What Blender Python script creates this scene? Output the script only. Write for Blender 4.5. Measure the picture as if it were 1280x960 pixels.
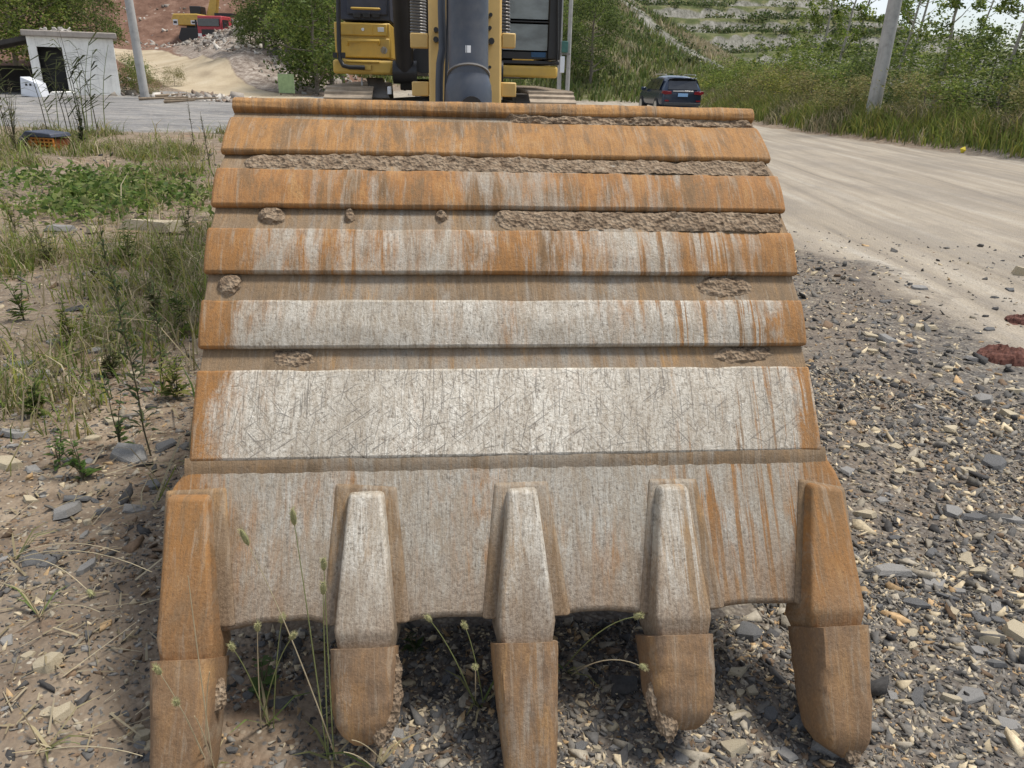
import bpy, bmesh, math, random
import numpy as np
from mathutils import Vector, Matrix
R = math.radians
rnd = random.Random(7)
nr = np.random.default_rng(11)
for o in list(bpy.data.objects): bpy.data.objects.remove(o)
scene = bpy.context.scene
COL = scene.collection

# ------------------------------------------------------------------ camera, sky, sun, exposure
F, CX, CY = 960.0, 640.0, 480.0
PITCH, ROLL, CAMH, YAW = R(22), R(1.5), 1.56, R(5.5)
_f = np.array([0, math.cos(PITCH), -math.sin(PITCH)])
_u0 = np.array([0, math.sin(PITCH), math.cos(PITCH)])
_x0 = np.array([1.0, 0, 0])
AX = math.cos(ROLL)*_x0 + math.sin(ROLL)*_u0
AU = -math.sin(ROLL)*_x0 + math.cos(ROLL)*_u0
cam = bpy.data.cameras.new('camera'); cam.lens = 27.0; cam.sensor_width = 36.0
cam.clip_start = 0.05; cam.clip_end = 4000
camo = bpy.data.objects.new('camera', cam); COL.objects.link(camo)
m = Matrix.Identity(4)
for i in range(3):
    m[i][0] = AX[i]; m[i][1] = AU[i]; m[i][2] = -_f[i]
m[2][3] = CAMH
camo.matrix_world = m
scene.camera = camo

SUN_EL, SUN_AZ = R(66), R(72)           # azimuth clockwise from +Y: from the right, a little ahead
w = bpy.data.worlds.new('World'); scene.world = w; w.use_nodes = True
nt = w.node_tree; N = nt.nodes; L = nt.links
N.clear()
out = N.new('ShaderNodeOutputWorld'); bg = N.new('ShaderNodeBackground')
sky = N.new('ShaderNodeTexSky'); sky.sky_type = 'NISHITA'; sky.sun_disc = False
sky.sun_elevation = SUN_EL; sky.sun_rotation = SUN_AZ; sky.dust_density = 1.0; sky.air_density = 1.0
tc = N.new('ShaderNodeTexCoord'); mp = N.new('ShaderNodeMapping'); mp.inputs['Scale'].default_value = (1.0, 1.0, 2.6)
nz = N.new('ShaderNodeTexNoise'); nz.inputs['Scale'].default_value = 2.2; nz.inputs['Detail'].default_value = 7; nz.inputs['Roughness'].default_value = .6
cr = N.new('ShaderNodeValToRGB'); cr.color_ramp.elements[0].position = .38; cr.color_ramp.elements[1].position = .64
mx = N.new('ShaderNodeMix'); mx.data_type = 'RGBA'
mx.inputs[7].default_value = (7.1, 7.4, 7.8, 1)
L.new(tc.outputs['Generated'], mp.inputs['Vector']); L.new(mp.outputs[0], nz.inputs['Vector']); L.new(nz.outputs['Fac'], cr.inputs[0])
L.new(cr.outputs[0], mx.inputs[0]); L.new(sky.outputs[0], mx.inputs[6]); L.new(mx.outputs[2], bg.inputs[0])
bg.inputs[1].default_value = 0.09
w.cycles.sampling_method = 'MANUAL'; w.cycles.sample_map_resolution = 256
L.new(bg.outputs[0], out.inputs[0])
sun = bpy.data.lights.new('sun', 'SUN'); sun.energy = 2.8; sun.angle = R(15); sun.color = (1, .945, .86)
suno = bpy.data.objects.new('sun', sun); COL.objects.link(suno)
sd = Vector((math.sin(SUN_AZ)*math.cos(SUN_EL), math.cos(SUN_AZ)*math.cos(SUN_EL), math.sin(SUN_EL)))
suno.rotation_euler = (-sd).to_track_quat('-Z', 'Y').to_euler(); suno.location = (6, -4, 12)
scene.view_settings.view_transform = 'Standard'; scene.view_settings.look = 'None'
scene.view_settings.exposure = 0.6; scene.view_settings.gamma = 1
scene.render.engine = 'CYCLES'
scene.cycles.max_bounces = 5; scene.cycles.diffuse_bounces = 2; scene.cycles.glossy_bounces = 2; scene.cycles.transmission_bounces = 2

# ------------------------------------------------------------------ photo pixel -> place helpers
def ray(px, py):
    return AX*((px-CX)/F) - AU*((py-CY)/F) + _f
_c, _s = math.cos(YAW), math.sin(YAW)
def to_uv(p): return np.array([p[0]*_c+p[1]*_s, -p[0]*_s+p[1]*_c, p[2]])
def from_uv(u, v, h=0): return Vector((u*_c-v*_s, u*_s+v*_c, h))
def PV(px, py, v):                      # point of the plane 'v metres ahead along the machine axis' -> (u, v, h)
    d = to_uv(ray(px, py)); t = v/d[1]; return d[0]*t, v, CAMH+d[2]*t
def AT(px, py, Y):                      # point at world depth Y
    d = ray(px, py); t = Y/d[1]; return Vector((d[0]*t, Y, CAMH+d[2]*t))
def TX(px): return (px-640)/1035.0      # x/y of a bearing near the horizon

# ------------------------------------------------------------------ numpy noise
def _hash(ix, iy, seed):
    n = (ix.astype(np.int64)*374761393 + iy.astype(np.int64)*668265263 + seed*1442695041) & 0x7fffffff
    n = ((n ^ (n >> 13))*1274126177) & 0x7fffffff
    return ((n ^ (n >> 16)) & 0xffff)/65535.0
def vnoise(x, y, seed=0):
    x = np.asarray(x, float); y = np.asarray(y, float)
    ix = np.floor(x); iy = np.floor(y); fx = x-ix; fy = y-iy
    fx = fx*fx*(3-2*fx); fy = fy*fy*(3-2*fy)
    a = _hash(ix, iy, seed); b = _hash(ix+1, iy, seed); c = _hash(ix, iy+1, seed); d = _hash(ix+1, iy+1, seed)
    return (a*(1-fx)+b*fx)*(1-fy)+(c*(1-fx)+d*fx)*fy
def fbm(x, y, seed=0, o=4):
    s = 0; a = .5; t = 0
    for k in range(o):
        s = s+a*vnoise(np.asarray(x)*2**k, np.asarray(y)*2**k, seed+k*17); t += a; a *= .5
    return s/t
def sm(a, b, x):
    t = np.clip((np.asarray(x, float)-a)/(b-a), 0, 1); return t*t*(3-2*t)

# ------------------------------------------------------------------ terrain
def road_edge_x(y):                     # far (right) edge of the dirt road
    return np.interp(y, [-20, 0, 5, 16.6, 26.7, 40, 60], [15, 14.6, 13.9, 11.6, 8.9, 8.6, 9.5])
def road_near_x(y):                     # near (left) edge of the dirt road
    return np.interp(y, [-20, 0, 3, 5, 9, 13, 20, 30, 40, 60], [4.8, 4.2, 3.75, 3.35, 3.0, 2.6, .5, -3, -5, -4])
def ground_z(x, y):
    x = np.asarray(x, float); y = np.asarray(y, float)
    z = (fbm(x*.9, y*.9, 3)-.5)*.05*sm(1.0, 2.5, np.hypot(x, y)) + (fbm(x*4, y*4, 9)-.5)*.022
    road = sm(-.3, .8, x-road_near_x(y))*sm(.3, -.3, x-road_edge_x(y))
    z = z*(1-.6*road)
    left = sm(-2, -7, x)
    z = z + left*.017*np.clip(y-4, 0, 26)
    z = z + .07*sm(-.6, -1.4, x)*sm(4.5, 1.5, y)                       # the grassy side stands a little higher
    # back left: climbing ground, shelf and excavated face
    zl = np.interp(y, [30, 33, 45, 60, 75, 84, 130, 200], [0, 0, .6, 1.9, 2.5, 3.1, 33, 38])
    zl = zl+sm(84, 95, y)*(fbm(x*.09, y*.09, 31)-.5)*7
    wl = sm(-6, -15, x)*(1-.55*sm(-10, -17, x-(-.33*y))*0)
    z = z + zl*wl
    rub = np.exp(-(((x+.33*y)/3.6)**2))*sm(36, 44, y)*sm(68, 56, y)
    z = z + rub*(1.3+1.5*(fbm(x*.5, y*.5, 5)-.5))
    # right bank along the road
    d = x-road_edge_x(y)
    z = z + (.42*sm(0, 1.6, d)+.035*np.clip(d-1, 0, 25))*sm(62, 45, y)*sm(-5, 2, y)
    # green spur behind the machine
    cst = np.clip(9.6-.5*(x-7.8)+2.2*(fbm(x*.12, y*.05, 41)-.5), 0, 15)*sm(-30, -8, x)
    sp = cst*np.clip((y-54)/30, 0, 1)**1.15
    z = z + sp
    # far terraced hill
    hh = 29*np.clip((y-105)/150, 0, 1)*sm(150, 66, x+(fbm(x*.02, y*.02, 8)-.5)*26)*sm(-60, 5, x)
    k = 3.3; q = hh/k+1.3*(fbm(x*.03, y*.03, 77)-.5); fr = q-np.floor(q)
    ter = k*(np.floor(q)+sm(.60, .95, fr))-1.3*k*(fbm(x*.03, y*.03, 77)-.5)
    far = sm(100, 125, y)*sm(2, 14, x+.0*y)
    z = z + np.clip(ter, 0, 99)*far
    return z
def gz(x, y): return float(ground_z(np.array([x]), np.array([y]))[0])
def GP(px, py):                         # pixel -> point where its ray meets the ground
    d = ray(px, py); z = 0.0; x = y = 0
    for _ in range(7):
        t = min(400, (CAMH-z)/max(1e-3, -d[2])); x, y = d[0]*t, d[1]*t; z = .5*z+.5*gz(x, y)
    return Vector((x, y, gz(x, y)))

def GPA(px, py):                        # the same for arrays of pixels
    px = np.asarray(px, float); py = np.asarray(py, float)
    d = AX[None]*((px-CX)/F)[:, None]-AU[None]*((py-CY)/F)[:, None]+_f[None]; z = np.zeros(len(px))
    for _ in range(7):
        t = np.clip((CAMH-z)/np.maximum(1e-3, -d[:, 2]), 0, 400); x, y = d[:, 0]*t, d[:, 1]*t; z = .5*z+.5*ground_z(x, y)
    return np.stack([x, y, ground_z(x, y)], 1)
# ------------------------------------------------------------------ object helpers
def link(o, parent=None):
    COL.objects.link(o)
    if parent is not None: o.parent = parent
    return o
def tag(o, label=None, cat=None, group=None, kind=None):
    if label: o['label'] = label
    if cat: o['category'] = cat
    if group: o['group'] = group
    if kind: o['kind'] = kind
    return o
def empty(name, loc, rz=0):
    e = bpy.data.objects.new(name, None); e.empty_display_size = .2
    e.location = loc; e.rotation_euler = (0, 0, rz); return link(e)
def mesh_np(name, verts, faces, mat=None, parent=None, smooth=False, sharp=None, col=None, nside=None):
    """verts (n,3) array; faces list of tuples or (m,k) int array; col (n,3) point colours"""
    me = bpy.data.meshes.new(name)
    if isinstance(faces, np.ndarray):
        k = faces.shape[1]; nf = len(faces)
        me.vertices.add(len(verts)); me.vertices.foreach_set('co', np.asarray(verts, np.float32).ravel())
        me.loops.add(nf*k); me.loops.foreach_set('vertex_index', faces.astype(np.int32).ravel())
        me.polygons.add(nf); me.polygons.foreach_set('loop_start', np.arange(0, nf*k, k, dtype=np.int32))
        me.update(calc_edges=True)
    else:
        me.from_pydata([tuple(map(float, v)) for v in verts], [], [tuple(map(int, f)) for f in faces]); me.update()
    if smooth:
        me.polygons.foreach_set('use_smooth', np.ones(len(me.polygons), bool))
        if sharp is not None: me.set_sharp_from_angle(angle=R(sharp))
    if col is not None:
        a = me.color_attributes.new('col', 'FLOAT_COLOR', 'POINT')
        c4 = np.ones((len(verts), 4), np.float32); c4[:, :3] = col; a.data.foreach_set('color', c4.ravel())
    if mat: me.materials.append(mat)
    o = bpy.data.objects.new(name, me); return link(o, parent)
def bevel(o, wd=.008, seg=2, ang=35):
    b = o.modifiers.new('bevel', 'BEVEL'); b.width = wd; b.segments = seg; b.limit_method = 'ANGLE'; b.angle_limit = R(ang)
    o.data.polygons.foreach_set('use_smooth', np.ones(len(o.data.polygons), bool)); 
    b.harden_normals = False
    o.data.set_sharp_from_angle(angle=R(60))
    return o
class MB:
    def __init__(s): s.v = []; s.f = []
    def add(s, vs, fs):
        b = len(s.v); s.v += [tuple(map(float, p)) for p in vs]; s.f += [tuple(b+i for i in f) for f in fs]; return s
    def box(s, lo, hi, M=None):
        (a, b, c), (d, e, f) = lo, hi
        vs = [Vector(p) for p in [(a,b,c),(d,b,c),(d,e,c),(a,e,c),(a,b,f),(d,b,f),(d,e,f),(a,e,f)]]
        if M is not None: vs = [M @ p for p in vs]
        return s.add(vs, [(0,3,2,1),(4,5,6,7),(0,1,5,4),(1,2,6,5),(2,3,7,6),(3,0,4,7)])
    def tube(s, pts, r, n=8, cap=True):
        pts = [Vector(p) for p in pts]; rs = r if isinstance(r, (list, tuple)) else [r]*len(pts)
        b = len(s.v); up = Vector((.13, .21, .97))
        for i, p in enumerate(pts):
            t = (pts[min(i+1, len(pts)-1)]-pts[max(i-1, 0)]).normalized()
            a = t.cross(up)
            if a.length < .05: a = t.cross(Vector((1, 0, 0)))
            a.normalize(); c = t.cross(a)
            for k in range(n):
                q = p+(a*math.cos(2*math.pi*k/n)+c*math.sin(2*math.pi*k/n))*rs[i]; s.v.append(tuple(q))
        for i in range(len(pts)-1):
            for k in range(n):
                k2 = (k+1) % n; s.f.append((b+i*n+k, b+i*n+k2, b+(i+1)*n+k2, b+(i+1)*n+k))
        if cap:
            s.f.append(tuple(b+k for k in range(n))[::-1]); s.f.append(tuple(b+(len(pts)-1)*n+k for k in range(n)))
        return s
    def prism(s, poly, axis, lo, hi):           # poly of 2D points extruded along axis 0/1/2
        n = len(poly); vs = []
        for t in (lo, hi):
            for p in poly:
                q = list(p); q.insert(axis, t); vs.append(q)
        fs = [tuple(range(n))[::-1], tuple(range(n, 2*n))]+[(i, (i+1) % n, n+(i+1) % n, n+i) for i in range(n)]
        return s.add(vs, fs)
    def build(s, name, mat, parent=None, smooth=False, sharp=40, bev=None):
        bm = bmesh.new(); vv = [bm.verts.new(p) for p in s.v]
        for f in s.f:
            try: bm.faces.new([vv[i] for i in f])
            except ValueError: pass
        bmesh.ops.recalc_face_normals(bm, faces=bm.faces)
        me = bpy.data.meshes.new(name); bm.to_mesh(me); bm.free()
        if mat: me.materials.append(mat)
        if smooth:
            me.polygons.foreach_set('use_smooth', np.ones(len(me.polygons), bool)); me.set_sharp_from_angle(angle=R(sharp))
        o = bpy.data.objects.new(name, me); link(o, parent)
        if bev: bevel(o, bev)
        return o
def copy_tree(o, parent=None):
    c = o.copy(); COL.objects.link(c); c.parent = parent
    for ch in list(o.children): copy_tree(ch, c)
    return c

# ------------------------------------------------------------------ materials
class NT:
    """tiny node-building helper"""
    def __init__(s, name):
        s.m = bpy.data.materials.new(name); s.m.use_nodes = True; s.t = s.m.node_tree; s.n = s.t.nodes; s.l = s.t.links
        s.bsdf = s.n['Principled BSDF']; s.out = s.n['Material Output']; s._tc = None
    def put(s, sock, val):
        if isinstance(val, bpy.types.NodeSocket): s.l.new(val, sock)
        elif isinstance(val, (tuple, list)) and len(val) == 3 and sock.type == 'RGBA': sock.default_value = (*val, 1)
        else: sock.default_value = val
    def co(s, kind='Object', scale=(1, 1, 1), rot=(0, 0, 0), loc=(0, 0, 0)):
        if s._tc is None: s._tc = s.n.new('ShaderNodeTexCoord')
        mp = s.n.new('ShaderNodeMapping'); mp.inputs['Scale'].default_value = scale; mp.inputs['Rotation'].default_value = rot; mp.inputs['Location'].default_value = loc
        if kind == 'World':
            g = s.n.new('ShaderNodeNewGeometry'); s.l.new(g.outputs['Position'], mp.inputs[0])
        else: s.l.new(s._tc.outputs[kind], mp.inputs[0])
        return mp.outputs[0]
    def noise(s, vec, scale, detail=4, rough=.55, dist=0, color=False):
        n = s.n.new('ShaderNodeTexNoise'); n.inputs['Scale'].default_value = scale; n.inputs['Detail'].default_value = detail
        n.inputs['Roughness'].default_value = rough; n.inputs['Distortion'].default_value = dist
        if vec is not None: s.l.new(vec, n.inputs['Vector'])
        return n.outputs['Color' if color else 'Fac']
    def vor(s, vec, scale, feature='F1', rand=1, what='Distance'):
        n = s.n.new('ShaderNodeTexVoronoi'); n.feature = feature; n.inputs['Scale'].default_value = scale; n.inputs['Randomness'].default_value = rand
        if vec is not None: s.l.new(vec, n.inputs['Vector'])
        return n.outputs[what]
    def ramp(s, fac, stops, interp='LINEAR'):
        r = s.n.new('ShaderNodeValToRGB'); r.color_ramp.interpolation = interp; e = r.color_ramp.elements
        while len(e) < len(stops): e.new(.5)
        for i, (p, c) in enumerate(stops):
            e[i].position = p; e[i].color = (c, c, c, 1) if isinstance(c, (int, float)) else (*c, 1)
        s.put(r.inputs[0], fac); return r.outputs[0]
    def math(s, op, a, b=0.0, clamp=False):
        n = s.n.new('ShaderNodeMath'); n.operation = op; n.use_clamp = clamp; s.put(n.inputs[0], a); s.put(n.inputs[1], b); return n.outputs[0]
    def mix(s, fac, a, b, mode='MIX'):
        n = s.n.new('ShaderNodeMix'); n.data_type = 'RGBA'; n.blend_type = mode
        s.put(n.inputs[0], fac); s.put(n.inputs[6], a); s.put(n.inputs[7], b); return n.outputs[2]
    def sep(s, vec):
        n = s.n.new('ShaderNodeSeparateXYZ'); s.l.new(vec, n.inputs[0]); return n.outputs
    def attr(s, name):
        n = s.n.new('ShaderNodeAttribute'); n.attribute_name = name; return n
    def bump(s, h, strength=.3, dist=.01, normal=None):
        n = s.n.new('ShaderNodeBump'); n.inputs['Strength'].default_value = strength; n.inputs['Distance'].default_value = dist
        s.put(n.inputs['Height'], h)
        if normal is not None: s.l.new(normal, n.inputs['Normal'])
        return n.outputs[0]
    def done(s, color, rough=.8, metal=0, bump=None, spec=.5):
        s.put(s.bsdf.inputs['Base Color'], color); s.put(s.bsdf.inputs['Roughness'], rough); s.put(s.bsdf.inputs['Metallic'], metal)
        s.bsdf.inputs['Specular IOR Level'].default_value = spec
        if bump is not None: s.l.new(bump, s.bsdf.inputs['Normal'])
        return s.m
def plain(name, col, rough=.6, metal=0, var=.18, scale=6, spec=.5, bump=.15, dirt=None, dirtcol=(.2, .15, .1)):
    t = NT(name); v = t.co('Object'); n = t.noise(v, scale, 5, .6); n2 = t.noise(v, scale*7, 3)
    c = t.mix(t.ramp(n, [(.3, 0.), (.7, 1.)]), tuple(x*(1-var) for x in col), tuple(min(1, x*(1+var)) for x in col))
    if dirt: c = t.mix(t.math('MULTIPLY', t.ramp(t.noise(v, scale*1.7, 6, .7), [(.45, 0.), (.7, 1.)]), dirt), c, dirtcol)
    return t.done(c, rough, metal, t.bump(n2, bump, .004), spec)
M = {}
def steel(name, rust=.5, white=.5, scratch=0., lipmode=False, brown=(.20, .115, .05), orange=(.32, .148, .042), topdirt=.3, usharp=.80, lowd=.8, fs=(190, 16, 16)):
    """worn bucket steel: streaks run down the profile, rust gathers at the side edges"""
    t = NT(name); P = t.co('Object'); X = t.sep(P)
    ax = t.math('ADD', t.math('ABSOLUTE', X[0]), t.math('MULTIPLY', t.math('SUBTRACT', t.noise(t.co('Object', (9, 5, 5), loc=(2.2*rust+4, 1, 0)), 1, 5, .65), .5), .22))
    edge = t.ramp(ax, [(0.0, 0.), (.48, 0.0), (.64, .10), (usharp-.05, .42), (usharp+.01, .95), (1., 1.)])
    fine = t.noise(t.co('Object', fs), 1, 5, .74, .7)
    mid = t.noise(t.co('Object', (24, 3.6, 3.6)), 1, 5, .66, .9)
    low = t.noise(t.co('Object', (3.1, 1.6, 1.6), loc=(3.3*rust, 0, 0)), 1, 4, .6)
    spk = t.noise(P, 120, 4, .75)
    # rust cover
    r = t.math('ADD', t.math('MULTIPLY', t.math('SUBTRACT', mid, .5), 1.7), t.math('MULTIPLY', t.math('SUBTRACT', low, .5), 1.9))
    r = t.math('ADD', r, t.math('MULTIPLY', t.math('SUBTRACT', fine, .5), .95))
    drip = t.ramp(t.noise(t.co('Object', (52, 1.3, 1.3), loc=(11+rust*5, 0, 0)), 1, 3, .6, .35), [(.52, 0.), (.60, 1.)])
    wander = t.math('MULTIPLY', drip, t.ramp(X[0], [(0., .10), (.34, .10), (.46, .85), (1., .9)]))
    r = t.math('ADD', r, t.math('MULTIPLY', wander, .75))
    r = t.math('ADD', t.math('ADD', r, rust), t.math('MULTIPLY', edge, 1.05))
    r = t.ramp(r, [(.20, 0.), (.45, .42), (.74, 1.)])
    # rust colours
    rc = t.ramp(t.math('ADD', t.math('MULTIPLY', t.noise(t.co('Object', (34, 4.2, 4.2), loc=(7, 2, 0)), 1, 5, .72, .6), .5), t.math('MULTIPLY', t.noise(t.co('Object', (7, 4.5, 4.5), loc=(3, 8, 1)), 1, 6, .72, .4), .5)), [(.31, tuple(.62*x for x in brown)), (.43, brown), (.53, orange), (.65, (.43, .245, .095))])
    rc = t.mix(t.math('MULTIPLY', edge, .45), rc, orange)
    rc = t.mix(t.ramp(fine, [(.36, .30), (.55, 0.)]), rc, (.15, .10, .06))
    rc = t.mix(t.ramp(t.noise(t.co('Object', (60, 5, 5), loc=(5, 9, 3)), 1, 4, .7, .6), [(.54, 0.), (.66, .55)]), rc, (.33, .265, .19))
    rc = t.mix(t.ramp(spk, [(.56, 0.), (.70, .4)]), rc, (.38, .255, .14))
    rc = t.mix(t.ramp(spk, [(.30, .55), (.46, 0.)]), rc, (.11, .07, .04))
    # bare worn steel
    g = .22+.46*white
    mc = t.ramp(t.math('ADD', t.math('MULTIPLY', fine, .5), t.math('MULTIPLY', spk, .5)), [(.38, (g*.26, g*.22, g*.17)), (.455, (g*.72, g*.65, g*.54)), (.52, (g*.98, g*.91, g*.78)), (.62, (g*1.18, g*1.12, g*.99))])
    mc = t.mix(t.ramp(low, [(.38, .45), (.6, 0.)]), mc, (.26, .215, .155))
    mc = t.mix(t.ramp(t.noise(t.co('Object', (46, 8, 8), loc=(1, 5, 2)), 1, 5, .72, .8), [(.40, .55-.35*max(0, white-.6)), (.56, 0.)]), mc, (.27, .20, .125))
    sc = None
    if scratch:
        for k, (a, dens) in enumerate([(.5, .635), (-.75, .645), (1.25, .625), (.12, .65), (-.3, .65), (1.55, .60)]):
            v = t.co('Object', (1, 1, 1), rot=(0, a, 0), loc=(k*3.1, k*1.7, k*.7)); 
            mp = t.n.new('ShaderNodeMapping'); mp.inputs['Scale'].default_value = (11, 3, 330); t.l.new(v, mp.inputs[0])
            n = t.ramp(t.noise(mp.outputs[0], 1, 2, .5, .25), [(dens, 0.), (dens+.05, 1.)])
            sc = n if sc is None else t.math('MAXIMUM', sc, n)
        mc = t.mix(t.math('MULTIPLY', sc, scratch), mc, (.13, .115, .095))
    c = t.mix(r, mc, rc)
    c = t.mix(t.math('MULTIPLY', t.ramp(t.noise(P, 9, 7, .72), [(.5, 0.), (.72, 1.)]), topdirt), c, (.27, .195, .125))
    low_dirt = t.ramp(t.math('ADD', X[2], t.math('MULTIPLY', t.math('SUBTRACT', t.noise(t.co('Object', (16, 7, 7), loc=(4, 4, 4)), 1, 5, .7), .5), .42)), [(.30, .85), (.46, 0.)])
    c = t.mix(t.math('MULTIPLY', low_dirt, lowd), c, t.mix(t.ramp(spk, [(.4, 0.), (.6, 1.)]), (.15, .10, .062), (.26, .185, .12)))
    hgt = t.math('ADD', t.math('MULTIPLY', fine, .6), t.math('MULTIPLY', spk, .7))
    b = t.bump(hgt, .8, .0045)
    return t.done(c, t.ramp(r, [(0., .42), (1., .82)]), 0.0, b, .45)
M['bar_top'] = steel('rusty_top', 1.05, .4, topdirt=.3, orange=(.42, .21, .065))
M['bar_1'] = steel('rusty_one', 1.0, .4, topdirt=.25, orange=(.35, .17, .05))
M['bar_2'] = steel('rusty_two', .70, .42, topdirt=.2, orange=(.34, .155, .045))
M['bar_3'] = steel('worn_three', .44, .62, topdirt=.2)
M['bar_4'] = steel('worn_four', .10, .74, .3, fs=(150, 30, 30), topdirt=.2)
M['bar_5'] = steel('scratched_five', -.12, 1.0, .75, fs=(110, 62, 62), topdirt=.12, usharp=.81)
M['lip'] = steel('worn_lip', .06, .44, .3, topdirt=.5, usharp=.83)
M['adapter'] = steel('worn_adapter', .04, .72, .3, topdirt=.25, usharp=.80, brown=(.27, .185, .105), orange=(.33, .20, .09))
M['corner'] = steel('rusty_corner', .52, .66, topdirt=.2, lowd=.4, brown=(.19, .118, .056), orange=(.30, .14, .04))
M['tooth'] = steel('rusty_tooth', .85, .45, topdirt=.4, brown=(.17, .105, .06), orange=(.25, .14, .062), lowd=.18)
M['pad'] = steel('dirty_pad', .42, .34, topdirt=.6, brown=(.175, .118, .068), orange=(.225, .145, .075))
M['shell'] = steel('dirty_groove', .55, .25, topdirt=.75, brown=(.20, .14, .083), orange=(.25, .165, .09))
def mk_mud():
    t = NT('dried_mud'); P = t.co('Object'); n = t.noise(P, 38, 8, .7); v = t.vor(P, 90)
    c = t.ramp(n, [(.30, (.075, .052, .034)), (.42, (.19, .135, .09)), (.56, (.30, .225, .155)), (.74, (.40, .325, .24))])
    return t.done(c, .95, 0, t.bump(t.math('ADD', n, v), .9, .012), .15)
M['mud'] = mk_mud()
M['cat_yellow'] = plain('faded_yellow_paint', (.60, .39, .075), .45, 0, .12, 3, .5, .08, .45, (.33, .24, .11))
M['stick_yellow'] = plain('sunbleached_yellow_paint', (.66, .44, .15), .5, 0, .1, 3, .5, .08, .3, (.42, .29, .13))
M['black_paint'] = plain('black_paint', (.016, .016, .018), .4, 0, .2)
M['cyl_grey'] = plain('dusty_slate_cylinder_paint', (.05, .06, .08), .42, 0, .25, 3, .5, .06, .35, (.15, .145, .14))
M['navy'] = plain('navy_vent_panel', (.05, .058, .085), .55, 0, .2)
M['dark_rubber'] = plain('hose_rubber', (.045, .052, .066), .5, 0, .2)
M['spring'] = plain('hose_spring_steel', (.20, .19, .18), .45, .4, .2)
M['track_steel'] = plain('track_steel', (.34, .275, .205), .7, 0, .3, 8)
M['frame_grey'] = plain('dusty_frame_paint', (.18, .17, .16), .75, 0, .25)
M['white_sticker'] = plain('white_sticker', (.75, .76, .76), .5, 0, .05)
M['chrome'] = plain('bright_metal', (.62, .62, .62), .3, .7, .1)
def mk_glass(name, col, rough=.06):
    t = NT(name); n = t.noise(t.co('Object', (1.2, 1.2, 2.5)), 2.2, 4)
    return t.done(t.mix(t.ramp(n, [(.35, 0.), (.68, 1.)]), tuple(.5*x for x in col), tuple(1.3*x for x in col)), rough, 0, None, .9)
M['cab_glass'] = mk_glass('grey_cab_glass', (.17, .20, .21), .18)  # grey pane colour, mottled lighter and darker
M['car_glass'] = mk_glass('tinted_car_glass', (.02, .022, .026), .05)
M['car_paint'] = plain('dark_blue_car_paint', (.026, .042, .075), .18, .2, .1, 2, .6, .0)
M['tail'] = plain('red_lamp_lens', (.20, .012, .02), .2, 0, .2)
M['plate_blue'] = plain('pale_blue_plate', (.25, .45, .72), .4, 0, .05)
M['tyre'] = plain('tyre_rubber', (.025, .025, .026), .85)
def mk_concrete(name, col, sc=3):
    t = NT(name); P = t.co('Object'); n = t.noise(P, sc, 7, .65); n2 = t.noise(P, 60, 3); st = t.noise(t.co('Object', (6, 6, .6)), 2, 5, .6)
    c = t.ramp(n, [(.25, tuple(.62*x for x in col)), (.5, col), (.8, tuple(min(1, 1.18*x) for x in col))])
    c = t.mix(t.ramp(st, [(.5, 0.), (.75, .4)]), c, tuple(.5*x for x in col))
    return t.done(c, .9, 0, t.bump(n2, .4, .006), .2)
M['concrete'] = mk_concrete('pole_concrete', (.40, .39, .37))
M['plaster'] = mk_concrete('stained_white_plaster', (.88, .86, .80), 1.2)
M['slab'] = mk_concrete('slab_concrete', (.36, .32, .28))
M['darkroof'] = mk_concrete('dark_tarred_sheet', (.06, .055, .05))
M['interior_shade'] = plain('painted_interior_shade', (.05, .045, .04), .95)  # near-black wall colour carries the shade of the interiors
M['rubble'] = mk_concrete('pale_rubble', (.48, .45, .41), 9)
M['truck_red'] = plain('faded_red_paint', (.38, .045, .055), .5, 0, .15)
M['white_box'] = plain('white_enamel', (.72, .74, .78), .4, 0, .06)
M['green_board'] = plain('weathered_green_board', (.30, .40, .20), .8, 0, .2)
M['wood'] = plain('dry_wood', (.25, .19, .13), .9, 0, .3, 9)
M['orange_plastic'] = plain('orange_plastic', (.55, .20, .03), .5, 0, .2)
M['trans_green'] = plain('teal_box', (.04, .13, .11), .5)

def mk_stone(name, stops, sc=26):
    t = NT(name); P = t.co('Object'); n = t.noise(P, sc, 7, .68); oi = t.n.new('ShaderNodeObjectInfo')
    lay = t.noise(t.co('Object', (3, 3, 45)), 1, 4)
    c = t.ramp(n, stops); c = t.mix(t.ramp(oi.outputs['Random'], [(0., .0), (1., .45)]), c, t.mix(.5, c, (.06, .06, .065)))
    return t.done(c, .85, 0, t.bump(t.math('ADD', n, lay), .55, .006), .3)
M['slate'] = mk_stone('blue_grey_slate', [(.3, (.055, .056, .058)), (.5, (.12, .12, .12)), (.7, (.21, .205, .195))])
M['pale'] = mk_stone('pale_buff_limestone', [(.3, (.30, .24, .15)), (.5, (.46, .39, .27)), (.72, (.58, .52, .40))])
M['greystone'] = mk_stone('light_grey_slate', [(.3, (.16, .155, .145)), (.5, (.26, .25, .235)), (.72, (.38, .37, .345))])
M['redsoil'] = mk_stone('dark_red_soil', [(.3, (.04, .016, .012)), (.5, (.115, .045, .032)), (.72, (.19, .085, .06))], 40)
def mk_colattr(name, rough=.85, spec=.3, bump=0, jitter=.0):
    t = NT(name); a = t.attr('col'); c = a.outputs['Color']; b = None
    if bump or jitter:
        n = t.noise(t.co('World'), 55, 5, .7)
        c = t.mix(t.ramp(n, [(.3, jitter), (.6, 0.)]), c, t.mix(1.0, c, (.45, .45, .45), 'MULTIPLY'))
        b = t.bump(n, bump, .006)
    return t.done(c, rough, 0, b, spec)
M['chips'] = mk_colattr('slate_chips', .88, .25, .5, .8)
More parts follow.
